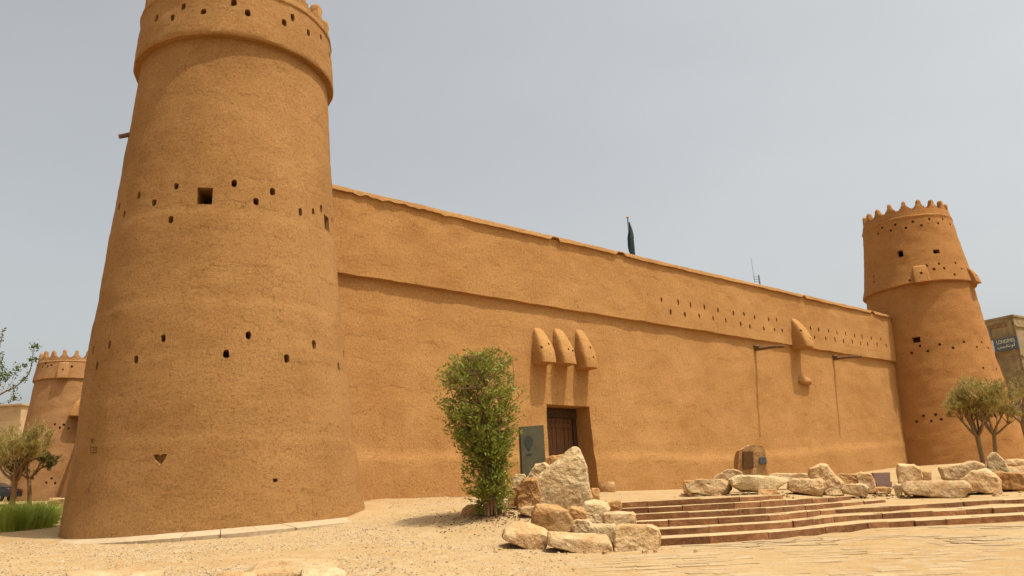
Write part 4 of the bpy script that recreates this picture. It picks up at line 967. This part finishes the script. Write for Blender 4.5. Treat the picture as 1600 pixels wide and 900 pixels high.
def tree(name, base, label, cat, trunk, mats, seed, leafn, leafsz, group=None, twig_extra=2, **kw):
    """trunk: list of (points, radii) for the bole; the crown grows from each bole top"""
    rnd = random.Random(seed); T = empty(name, tuple(base), label, cat, group); out, tips = [], []
    V, Fc = [], []
    for pts, rads in trunk: tube(V, Fc, pts, rads, 9)
    link('trunk', mesh('trunk', V, Fc, mats[0], True, 60), T)
    for pts, rads in trunk:
        dd = (pts[-1] - pts[-2]).normalized()
        for k in range(kw.get('start', 4)):
            a = 2 * pi * k / kw.get('start', 4) + rnd.uniform(-.4, .4)
            d = (dd * .8 + Vector((cos(a), sin(a), rnd.uniform(-.05, kw.get('rise', .4)))) * kw.get('open', .9)).normalized()
            grow(pts[-1] - dd * .05, d, kw['L'] * rnd.uniform(.8, 1.15), rads[-1] * .7, 0, kw.get('levels', 3), out, tips, rnd, kw.get('spread', .6), kw.get('curl', .3), kw.get('kids', (3, 5)), kw.get('shrink', .66), kw.get('upb', .15), kw.get('env'))
    V, Fc = [], []; V2, F2 = [], []
    for lev, pts, rads in out:
        if lev <= 1: tube(V, Fc, pts, rads, 6)
        else: tube(V2, F2, pts, [max(x, .0065) for x in rads], 3, False)
    link('limbs', mesh('limbs', V, Fc, mats[0], True, 60), T); o = link('twigs', mesh('twigs', V2, F2, mats[1]), T)
    P, D = [], []
    if tips and leafn:
        for _ in range(leafn):
            pts, dd = tips[rnd.randrange(len(tips))]; t = rnd.random(); i = min(int(t * (len(pts) - 1)), len(pts) - 2)
            P.append(pts[i].lerp(pts[i + 1], rnd.random())); v = Vector((rnd.gauss(0, 1), rnd.gauss(0, 1), rnd.gauss(.2, .8))); D.append((dd + v * .8).normalized())
        link('crown', leaves_mesh('crown', P, D, leafsz, mats[2]), T)
    return T

# the bush in front of the wall
bb = at(768, 803, 21.0); bb.z = gz(bb.x, bb.y)
BU_ = empty('bush', tuple(bb), 'tall upright green bush with many thin stems in front of the wall', 'bush')
rb = random.Random(5); P, D = [], []
def bush_half(h):    # half width (m) and centre shift of the crown at height h (0..1)
    return float(np.interp(h, [0, .06, .18, .35, .45, .55, .75, .92, 1.0], [.16, .48, .70, .70, .86, 1.15, 1.32, 1.20, .62])), float(np.interp(h, [0, .2, .45, .6, 1], [-.03, .0, -.06, -.12, -.10]))
BH = 4.2
stems = []
for k in range(13):
    a = rb.uniform(0, 2 * pi); r0_ = rb.uniform(0, .22); h = rb.uniform(.75, .99); p = bb + Vector((cos(a) * r0_, sin(a) * r0_ * .8, -.1)); pts = [p]
    ex = rb.uniform(-.85, .85); ey = rb.uniform(-.8, .8)
    for i in range(1, 11):
        t = i / 10; w, c = bush_half(t * h); q = bb + Vector((c * 1.0 + ex * w * (t ** 1.2) + (1 - t) * cos(a) * r0_, ey * w * t + (1 - t) * sin(a) * r0_, BH * h * t)); q += Vector((rb.gauss(0, .03), rb.gauss(0, .03), 0)); pts.append(q)
    V, Fc = [], []; tube(V, Fc, pts, [.042 * (1 - .82 * i / 10) for i in range(11)], 6); link('stem', mesh('stem', V, Fc, M_BARK, True, 60), BU_); stems.append(pts)
V, Fc = [], []
ncl = 0
while ncl < 1050:
    h = rb.uniform(.03, 1.0)
    if h < .45 and rb.random() < .25: continue
    w, c = bush_half(h); a = rb.uniform(0, 2 * pi); r = sqrt(rb.random()) * 1.02
    q = bb + Vector((c + cos(a) * r * w, sin(a) * r * w * .95, h * BH))
    if noise.noise(q * 2.1) < -.12 and r > .3: continue
    st = stems[rb.randrange(len(stems))]; s = min(st, key=lambda p: (p - q).length + max(0, p.z - q.z + .1) * 3)
    if (s - q).length > 1.15: continue
    ncl += 1; m = s.lerp(q, .55) + Vector((0, 0, -.06))
    tube(V, Fc, [s, m, q], [.011, .008, .004], 3, False)
    out = (q - (bb + Vector((c, 0, h * BH)))).normalized() * .5 + Vector((0, 0, .55))
    for _ in range(rb.randint(9, 14)):
        t = rb.random(); b = m.lerp(q, t) + Vector((rb.gauss(0, .055), rb.gauss(0, .055), rb.gauss(0, .06))); P.append(b)
        v = out + Vector((rb.gauss(0, .6), rb.gauss(0, .6), rb.gauss(-.1, .6))); D.append(v if v.length > .1 else Vector((0, 0, 1)))
link('twigs', mesh('twigs', V, Fc, M_BARK), BU_)
link('foliage', leaves_mesh('foliage', P, D, .125, M_LEAF, .36), BU_)
# fallen leaves under it
nl = 900; aa = rng.uniform(0, 2 * pi, nl); rr_ = np.abs(rng.normal(0, .75, nl)); lx = bb.x + .1 + rr_ * np.cos(aa) * 1.2; ly = bb.y + rr_ * np.sin(aa); lz = ground(lx, ly) + .03
tag(link('leaf_litter', leaves_mesh('leaf_litter', np.stack([lx, ly, lz], 1), np.stack([np.cos(aa * 7), np.sin(aa * 7), rng.uniform(-.05, .15, nl)], 1), .07, plain('dry_brown_leaf', (.17, .075, .03), .9, .4, 9, bmp=0), .45)), kind='stuff')

# small trees at the right
def small_tree(px, py, d, ptop, label, seed, **kw):
    b = at(px, py, d); b.z = gz(b.x, b.y) - .05; t = at(*ptop, d)
    mid = b.lerp(t, .5) + Vector((.03, 0, 0)); pts = [b, b.lerp(t, .25), mid, t]
    return tree('tree', b, label, 'tree', [(pts, [kw['r'], kw['r'] * .86, kw['r'] * .8, kw['r'] * .82])], (M_BARK, kw.get('twm', M_TWIG), kw.get('lm', M_LEAFDRY)), seed, kw['n'], kw['ls'], kw.get('group'), **{k: v for k, v in kw.items() if k not in ('n', 'ls', 'group', 'r', 'twm', 'lm')})
small_tree(1536, 728, 32.0, (1527, 682), 'nearer small dry tree with a sparse rounded crown in front of the right tower', 11, r=.11, L=.98, levels=4, n=17000, ls=.08, rise=1.3, open=1.7, spread=.75, kids=(4, 6), shrink=.68, start=8, upb=.42, curl=.4, group='small dry trees by the right tower')
small_tree(1550, 712, 35.0, (1553, 678), 'second small dry tree, its trunk just behind and right of the nearer one', 23, r=.10, L=.95, levels=4, n=13000, ls=.08, rise=1.3, open=1.6, spread=.75, kids=(4, 6), shrink=.68, start=7, upb=.45, curl=.4, group='small dry trees by the right tower')
small_tree(1607, 700, 38.0, (1597, 660), 'tree with greener leaves cut off by the right edge', 31, r=.11, L=1.1, levels=3, n=2600, ls=.10, lm=M_LEAFDK, open=.9, start=4, group='small dry trees by the right tower')
# trees at the left
small_tree(19, 787, 44.0, (23, 752), 'dry tan twiggy tree at the left edge with a forked trunk', 41, r=.17, L=1.5, levels=4, n=17000, ls=.10, rise=1.0, open=1.3, spread=.72, kids=(4, 6), shrink=.66, start=7, upb=.4, curl=.4)
small_tree(47, 778, 47.0, (45, 747), 'small tree with dull dark green leaves in front of the far tower', 47, r=.13, L=.95, levels=4, n=12000, ls=.11, lm=M_LEAFDK, open=1.1, spread=.7, kids=(4, 5), shrink=.62, start=6, upb=.15)
# a leafy tree left of the frame that reaches into it
tb = at(-75, 800, 34.0); tb.z = gz(tb.x, tb.y); T3 = empty('tree', tuple(tb), 'tree outside the left edge whose long arching leafy branches reach into the sky', 'tree')
def br(pts): return [at(x, y, 34 + .02 * i) for i, (x, y) in enumerate(pts)]
V, Fc = [], []; tube(V, Fc, [tb - UP * .1, at(-72, 740, 34), at(-62, 690, 34), at(-48, 652, 34)], [.17, .15, .13, .11], 9); link('trunk', mesh('trunk', V, Fc, M_BARK, True, 60), T3)
limbs = [([(-48, 655), (-15, 625), (8, 612), (22, 606), (36, 595), (46, 583), (50, 567), (52, 548), (55, 538)], .04), ([(-48, 655), (-30, 610), (-12, 575), (-2, 545), (3, 528), (5, 514)], .035), ([(8, 612), (18, 598), (24, 580), (28, 573)], .014),
         ([(-10, 618), (-2, 600), (4, 588), (12, 583)], .014), ([(22, 606), (21, 616), (20, 625)], .01), ([(2, 614), (8, 600), (12, 590), (13, 586)], .010), ([(-12, 575), (-2, 568), (4, 558), (2, 548)], .012), ([(46, 583), (40, 574), (38, 570)], .007), ([(50, 567), (55, 563), (56, 561)], .006),
         ([(-48, 655), (-30, 640), (-10, 635), (10, 628), (24, 622), (34, 624)], .016), ([(-20, 628), (-8, 610), (2, 578), (1, 566)], .012)]
P, D = [], []
for pts, r in limbs:
    w = br(pts); V, Fc = [], []; tube(V, Fc, w, [max(.006, r * (1 - .8 * i / (len(w) - 1))) for i in range(len(w))], 6); link('branch', mesh('branch', V, Fc, M_TWIG if r < .03 else M_BARK, True, 60), T3)
    for _ in range(26 if r < .02 else 46):
        t = rb.uniform(.45, 1); q = t * (len(w) - 1); i = min(int(q), len(w) - 2); P.append(w[i].lerp(w[i + 1], q - i) + Vector((rb.gauss(0, .03), rb.gauss(0, .03), rb.gauss(0, .03)))); D.append(Vector((rb.gauss(0, 1), rb.gauss(0, .8), rb.gauss(.3, .8))))
for (x, y, n_, s_) in ((54, 541, 70, .10), (50, 562, 26, .08), (27, 576, 40, .10), (10, 583, 50, .12), (2, 590, 70, .14), (0, 570, 50, .12), (20, 607, 35, .10), (36, 594, 24, .08), (22, 622, 18, .08), (-6, 600, 80, .2)):
    c = at(x, y, 34)
    for _ in range(n_): P.append(c + Vector((rb.gauss(0, s_), rb.gauss(0, s_), rb.gauss(0, s_)))); D.append(Vector((rb.gauss(0, 1), rb.gauss(0, 1), rb.gauss(.3, .8))))
link('crown', leaves_mesh('crown', P, D, .12, M_LEAF2, .5), T3)
# reed grass clump
cg = [at(x, y, d) for x, y, d in ((-30, 825, 27), (0, 825, 27), (22, 824, 27), (45, 820, 28), (62, 812, 29.5), (74, 806, 31), (-10, 815, 30), (25, 812, 30), (50, 808, 31))]
bl = []
for c in cg:
    for _ in range(700):
        a = rb.uniform(0, 2 * pi); r = abs(rb.gauss(0, .28)); x, y = c.x + r * cos(a), c.y + r * sin(a); z = gz(x, y) - .02
        lean = Vector((cos(a) * .5 + rb.gauss(0, .25), sin(a) * .5 + rb.gauss(0, .25), 0)) * rb.uniform(.3, 1.15); h = rb.uniform(.6, 1.15) * max(.45, 1.1 - r * .75) * (1.05 if c.y < 29 else .95)
        p0 = Vector((x, y, z)); p1 = p0 + UP * h * .6 + lean * h * .35; p2 = p0 + UP * h * (.98 - .25 * lean.length) + lean * h; sd = Vector((-sin(a + 1), cos(a + 1), 0)) * .006
        bl.append([p0 - sd, p0 + sd, p1 + sd * .8, p1 - sd * .8]); bl.append([p1 - sd * .8, p1 + sd * .8, p2 + sd * .1, p2 - sd * .1])
B = np.array([[tuple(p) for p in q] for q in bl]).reshape(-1, 3); i = np.arange(len(bl)) * 4
tag(link('reed_grass', fast_mesh('reed_grass', B, np.stack([i, i + 1, i + 2, i + 3], 1), M_GRASS)), kind='stuff')

# ------------------------------------------------------------------ loose gravel
ng = 110000; gyv = 9.5 + (31 - 9.5) * rng.random(ng) ** 1.5; gu = rng.uniform(U(-60), U(1000), ng); gxv = gu * gyv
edge = U(875) + (17 - gyv) * -.006 + rng.normal(0, .035, ng)
ok = (gu < edge) & (np.hypot(gxv - CL[0] - rL.x * .15, gyv - CL[1] - rL.y * .15) > 5.1) & ((np.stack([gxv - CL[0], gyv - CL[1]], 1) @ np.array([WN.x, WN.y])) > .15)
dens = np.array([noise.noise(Vector((x * .35, y * .35, 4))) for x, y in zip(gxv, gyv)]); ok &= rng.random(ng) < np.clip(.62 + dens * .9, .1, 1)
gxv, gyv = gxv[ok], gyv[ok]; ng = len(gxv); gzv = ground(gxv, gyv) + np.array([noise.noise(Vector((x * .5, y * .5, 0))) * .035 + noise.noise(Vector((x * 1.7, y * 1.7, 3))) * .012 for x, y in zip(gxv, gyv)])
OV = np.array([(1, 0, 0), (-1, 0, 0), (0, 1, 0), (0, -1, 0), (0, 0, 1), (0, 0, -1)], float); OF = np.array([(0, 2, 4), (2, 1, 4), (1, 3, 4), (3, 0, 4)])
sz = rng.lognormal(-4.25, .40, (ng, 1, 1)); an = rng.uniform(0, 2 * pi, ng); VV = OV[None] * rng.uniform(.6, 1.25, (ng, 6, 1)) * sz * np.array([1.2, .95, .7])
ca, sa = np.cos(an)[:, None], np.sin(an)[:, None]; VV = np.stack([VV[..., 0] * ca - VV[..., 1] * sa, VV[..., 0] * sa + VV[..., 1] * ca, VV[..., 2]], -1) + np.stack([gxv, gyv, gzv], 1)[:, None, :]
M_PEB = [plain('pale_pebble', (.39, .285, .17), .9, .2, 3, bmp=0, obj=False), plain('tan_pebble', (.29, .205, .11), .9, .2, 3, bmp=0, obj=False), plain('dark_pebble', (.15, .098, .052), .9, .2, 3, bmp=0, obj=False)]
tag(link('gravel', fast_mesh('gravel', VV.reshape(-1, 3), (OF[None] + (np.arange(ng) * 6)[:, None, None]).reshape(-1, 3), M_PEB, np.repeat(rng.choice([0, 1, 2], ng, p=[.42, .33, .25]), 4))), kind='stuff')

# ------------------------------------------------------------------ flag, mast, far buildings, sign, car
fp = at(981, 345, 47); ft = at(980.3, 341, 47); FPg = gz(fp.x, fp.y)
FL = empty('flagpole', (fp.x, fp.y, FPg), 'tall pole behind the wall with a furled dark green flag hanging down it', 'flagpole')
V, Fc = [], []; tube(V, Fc, [Vector((fp.x, fp.y, FPg)), Vector((fp.x, fp.y, ft.z))], [.06, .04], 8); link('pole', mesh('pole', V, Fc, M_STEEL, True, 60), FL)
bm = bmesh.new(); bmesh.ops.create_icosphere(bm, subdivisions=2, radius=.085); bmesh.ops.translate(bm, verts=bm.verts, vec=(fp.x, fp.y, ft.z + .05)); me = bpy.data.meshes.new('finial'); bm.to_mesh(me); bm.free(); me.materials.append(M_GOLD); link('finial', me, FL)
V, Fc = [], []; rows = 22; kk = 14
for i in range(rows + 1):
    t = i / rows; z = ft.z - .25 - 2.3 * t; w = .04 + .17 * min(1, t * 2.2) * (1 - .25 * max(0, t - .75) * 4); off = .06 + .05 * t + .03 * sin(t * 7)
    for j in range(kk):
        a = 2 * pi * j / kk; r = w * (1 + .22 * sin(a * 4 + t * 5)); V.append((fp.x + off + r * cos(a) * .85, fp.y + r * sin(a) * .6, z + .03 * cos(a)))
for i in range(rows):
    for j in range(kk): m = (j + 1) % kk; Fc.append((i * kk + j, i * kk + m, (i + 1) * kk + m, (i + 1) * kk + j))
Fc.append(tuple(range(kk))); Fc.append(tuple(rows * kk + j for j in reversed(range(kk)))); link('flag', mesh('flag', V, Fc, M_FLAG, True, 60), FL)

ap = at(1185.5, 430, 60); ag = gz(ap.x, ap.y)
AN = empty('antenna_mast', (ap.x, ap.y, ag), 'thin grey antenna mast with rungs and a whip rising behind the wall', 'antenna')
at_ = at(1185.5, 430, 60).z; lt = at(1178, 432, 60)
V, Fc = [], []; tube(V, Fc, [Vector((ap.x, ap.y, ag)), Vector((ap.x, ap.y, at_))], [.055, .055], 6); link('mast', mesh('mast', V, Fc, M_STEEL, True, 60), AN)
V, Fc = [], []; tube(V, Fc, [Vector((lt.x, ap.y, at_ - .5)), Vector((lt.x - .04, ap.y, at(1177, 402, 60).z))], [.02, .01], 5); link('whip', mesh('whip', V, Fc, M_STEEL), AN)
for k in range(3):
    z = at_ - .12 - .2 * k; V, Fc = [], []; tube(V, Fc, [Vector((lt.x - .05, ap.y, z)), Vector((ap.x, ap.y, z))], [.025, .025], 5); link('rung', mesh('rung', V, Fc, M_STEEL), AN)

def far_building(name, corner, dirs, dims, zt, label, mat, wins=(), parapet=.25):
    """a block from one near corner: dirs two unit plan directions, dims their lengths"""
    c = Vector((corner.x, corner.y, 0)); zb = gz(c.x, c.y) - 1.5; a, b = dirs[0] * dims[0], dirs[1] * dims[1]
    B_ = empty(name, (c.x, c.y, zb + 1.5), label, 'building'); P = [c, c + a, c + a + b, c + b]
    V = [p + UP * zb for p in P] + [p + UP * zt for p in P]; Fc = [(0, 1, 2, 3), (7, 6, 5, 4)] + [(i, (i + 1) % 4, (i + 1) % 4 + 4, i + 4) for i in range(4)]
    me = mesh('wall', V, Fc, mat); bm = bmesh.new(); bm.from_mesh(me); bmesh.ops.recalc_face_normals(bm, faces=bm.faces); bm.to_mesh(me); bm.free()
    cv, cf = [], []
    for (face, s, z, w, h) in wins:
        d0 = dirs[face]; nn = -dirs[1 - face]; add_hole(cv, cf, c + d0 * s + UP * z, -nn, d0, UP, w, h, .5, False)
    link('wall', boolean(me, cv, cf, mat, False), B_)
    for (face, s, z, w, h) in wins:
        d0 = dirs[face]; nn = -dirs[1 - face]; V, Fc = [], []; add_box(V, Fc, c + d0 * s + UP * z - nn * .4, d0, nn, UP, w / 2, .03, h / 2); link('window', mesh('window', V, Fc, M_BUILDD), B_)
    V, Fc = [], []; ctr = c + (a + b) / 2 + UP * (zt + .12); add_box(V, Fc, ctr, dirs[0], dirs[1], UP, dims[0] / 2 + parapet, dims[1] / 2 + parapet, .13); link('roof_edge', mesh('roof_edge', V, Fc, mat), B_)
    return B_
kc = at(1582, 493, 100); kl = at(1538, 500.5, 103.0); d0 = Vector((kl.x - kc.x, kl.y - kc.y, 0)).normalized(); d1 = Vector((-d0.y, d0.x, 0)); d1 = d1 if d1.y > 0 else -d1
sc_ = at(1573, 537, 99.5)
zwin = at(1558, 522.5, 101).z; swin = (at(1558, 522.5, 101.3) - kc).dot(d0)
far_building('old_building', kc, (d0, d1), (14, 16), kc.z - .12, 'grimy olive brown building with a shop sign rising behind the right tower', M_BUILD, [(0, swin, zwin, .8, .6)] + [(0, 7 + 2.5 * i, zwin - 4, 1, 1.4) for i in range(2)], .12)
OB = [o for o in bpy.data.objects if o.name.startswith('old_building')][0]
M_BSTAIN = plain('stained_brown_band', (.20, .115, .045), .9, .6, 1.6, obj=False)
kc0 = Vector((kc.x, kc.y, 0))
def on_face(f, s, z, o): return kc0 + (d0 if f == 0 else d1) * s + UP * z - (d1 if f == 0 else d0) * o
for f, s, z, w, h, o, nm, mt in ((0, 6.5, kc.z - .95, 13, .5, .05, 'crumbled_band', M_BSTAIN), (0, .55, kc.z - 7, .55, 13, .10, 'pier', M_BUILD), (1, 8, kc.z - 1.3, 15.8, .22, .10, 'ledge', M_BUILD), (1, 8, kc.z - 5.2, 15.8, .22, .10, 'ledge', M_BUILD), (0, 7, kc.z - 5.3, 12.4, .2, .08, 'ledge', M_BUILD), (0, 3.1, kc.z - 6.9, .12, 12, .09, 'drain_pipe', M_STEEL)):
    V, Fc = [], []; add_box(V, Fc, on_face(f, s, z, o / 2), d0 if f == 0 else d1, d1 if f == 0 else d0, UP, w / 2, o, h / 2); link(nm, mesh(nm, V, Fc, mt), OB)

SG = empty('shop_sign', (sc_.x, sc_.y, sc_.z), 'blue grey shop sign with pale Latin lettering above Arabic, high on the grimy building', 'sign')
sn = -d1; sr = -d0; s_mid = (at(1573.5, 537, 101) - kc).dot(d0); sgc = Vector((kc.x, kc.y, 0)) + d0 * s_mid + sn * .35 + UP * at(1573.5, 537, 100.6).z
SWd, SHt = 2.95, 1.55
V, Fc = [], []; add_box(V, Fc, sgc, sr, sn, UP, SWd / 2, .14, SHt / 2); link('board', mesh('board', V, Fc, M_SIGN), SG)
V, Fc = [], []; add_box(V, Fc, sgc - sr * (SWd / 2 + .09), sr, sn, UP, .085, .16, SHt / 2); link('edge_strip', mesh('edge_strip', V, Fc, M_SIGNEDGE), SG)
for s in (-1, 1):
    V, Fc = [], []; add_box(V, Fc, sgc + sr * s * .9 - sn * .25, sr, sn, UP, .05, .12, .05); link('bracket', mesh('bracket', V, Fc, M_STEEL), SG)
def text_mesh(body, size, width):
    cu = bpy.data.curves.new('txt', 'FONT'); cu.body = body; cu.size = size; cu.align_x = 'CENTER'; cu.align_y = 'CENTER'; cu.extrude = .02; cu.offset = .006
    o = bpy.data.objects.new('tmp_t', cu); COL.objects.link(o); bpy.context.view_layer.update()
    me = bpy.data.meshes.new_from_object(o.evaluated_get(bpy.context.evaluated_depsgraph_get())); bpy.data.objects.remove(o)
    xs = [v.co.x for v in me.vertices]; k = width / (max(xs) - min(xs))
    for v in me.vertices: v.co.x *= k
    me.materials.clear(); me.materials.append(M_LETTER); return me
Mx = Matrix(((sr.x, 0, sn.x, 0), (sr.y, 0, sn.y, 0), (0, 1, 0, 0), (0, 0, 0, 1)))
me = text_mesh('LONGINES', .70, 2.25); me.transform(Matrix.Translation(sgc + sn * .16 + UP * .34 + sr * .05) @ Mx); link('lettering', me, SG)
V, Fc = [], []
def stroke(pts, w=.052): tube(V, Fc, [sgc + sn * .16 + sr * x + UP * z for x, z in pts], [w] * len(pts), 5)
# لونجين from right to left: lam, waw, noon, jeem, yeh, noon
stroke([(1.02, .02), (1.02, -.32), (.98, -.40), (.86, -.40), (.80, -.33)]) ; stroke([(.80, -.33), (.74, -.24), (.68, -.30), (.74, -.36), (.80, -.33), (.74, -.50), (.62, -.56)])
stroke([(.52, -.22), (.50, -.36), (.30, -.38), (.10, -.36)]); stroke([(.46, -.08), (.46, -.06)], .05)
stroke([(.30, -.18), (.10, -.16), (.0, -.26), (.12, -.36), (.0, -.38), (-.30, -.38)]); stroke([(.12, -.54), (.12, -.52)], .05)
stroke([(-.30, -.38), (-.34, -.24), (-.36, -.38), (-.60, -.38)]); stroke([(-.30, -.53), (-.30, -.51)], .045); stroke([(-.42, -.53), (-.42, -.51)], .045)
stroke([(-.60, -.38), (-.64, -.22), (-.70, -.42), (-.86, -.52), (-1.0, -.44), (-1.04, -.26)]); stroke([(-.86, -.26), (-.86, -.24)], .05)
link('lettering', mesh('lettering', V, Fc, M_LETTER), SG)

kb = at(34, 633, 125); e0 = Vector((-1, .12, 0)).normalized()
far_building('flat_roofed_house', kb, (e0, Vector((.12, 1, 0)).normalized()), (22, 14), at(34, 633, 125).z, 'pale tan flat roofed house behind the trees at the left edge', M_BUILD2, [(0, 2.2 + 3.2 * i, at(20, 655, 125).z, 1.2, 1.3) for i in range(5)])
kb2 = at(47, 640, 140)
far_building('flat_roofed_house', kb2, (e0, Vector((.12, 1, 0)).normalized()), (9, 10), at(44, 641, 140).z, 'darker flat roofed house between the pale house and the far tower', M_BUILD, [(0, 1.5, at(40, 655, 140).z, 1, 1.2)])

# parked car, only its tail shows at the left edge
cc = at(-20, 786, 62); cgz = gz(cc.x, cc.y); CA = empty('parked_car', (cc.x, cc.y, cgz), 'dark parked car half cut off by the left edge under the trees', 'car')
prof = [(-2.15, .35), (-2.2, .75), (-2.1, .92), (-1.3, 1.0), (-.75, 1.42), (.7, 1.45), (1.45, 1.02), (2.05, .95), (2.18, .7), (2.12, .35)]
bm = bmesh.new(); rows_ = []
for y_, s in ((-.84, .93), (-.78, 1), (.78, 1), (.84, .93)):
    rows_.append([bm.verts.new((cc.x + x * (s if z < 1.05 else s * .97), cc.y + y_ * (1 if z < 1.02 else .84), cgz + z)) for x, z in prof])
m = len(prof)
for k in range(3):
    for i in range(m): j = (i + 1) % m; bm.faces.new((rows_[k][i], rows_[k][j], rows_[k + 1][j], rows_[k + 1][i]))
bm.faces.new(rows_[0][::-1]); bm.faces.new(rows_[3]); bmesh.ops.recalc_face_normals(bm, faces=bm.faces)
bmesh.ops.bevel(bm, geom=list(bm.edges), offset=.03, segments=2, affect='EDGES'); me = bpy.data.meshes.new('body'); bm.to_mesh(me); bm.free(); me.materials.append(M_CAR); link('body', me, CA)
for pts in ([(-.68, -.71, 1.37), (.0, -.71, 1.39), (.0, -.80, 1.06), (-1.12, -.80, 1.06)], [(.06, -.71, 1.39), (.66, -.71, 1.38), (1.30, -.80, 1.06), (.06, -.80, 1.06)], [(.80, -.6, 1.385), (.80, .6, 1.385), (1.42, .66, 1.06), (1.42, -.66, 1.06)]):
    a = [Vector((cc.x + x, cc.y + y_, cgz + z)) for x, y_, z in pts]; nn = (a[1] - a[0]).cross(a[2] - a[0]).normalized(); nn = nn if nn.y < .3 and nn.z > -.2 else -nn
    V = [p + nn * .025 for p in a] + [p - nn * .02 for p in a]; Fc = [(0, 1, 2, 3), (7, 6, 5, 4)] + [(i, i + 4, (i + 1) % 4 + 4, (i + 1) % 4) for i in range(4)]; link('window', mesh('window', V, Fc, M_CARGLASS), CA)
for x in (-1.35, 1.35):
    for y_ in (-.75, .75):
        V, Fc = [], []; tube(V, Fc, [Vector((cc.x + x, cc.y + y_ - .11, cgz + .31)), Vector((cc.x + x, cc.y + y_ + .11, cgz + .31))], [.31, .31], 20); w = link('wheel', mesh('wheel', V, Fc, M_TYRE, True, 40), CA)
        V, Fc = [], []; tube(V, Fc, [Vector((cc.x + x, cc.y + y_ - .125, cgz + .31)), Vector((cc.x + x, cc.y + y_ + .125, cgz + .31))], [.19, .19], 12); link('rim', mesh('rim', V, Fc, M_STEEL, True, 40), w)
for y_ in (-.62, .62):
    V, Fc = [], []; add_box(V, Fc, Vector((cc.x + 2.13, cc.y + y_, cgz + .82)), Vector((1, 0, 0)), Vector((0, 1, 0)), UP, .05, .14, .07); link('tail_lamp', mesh('tail_lamp', V, Fc, M_LAMP), CA)
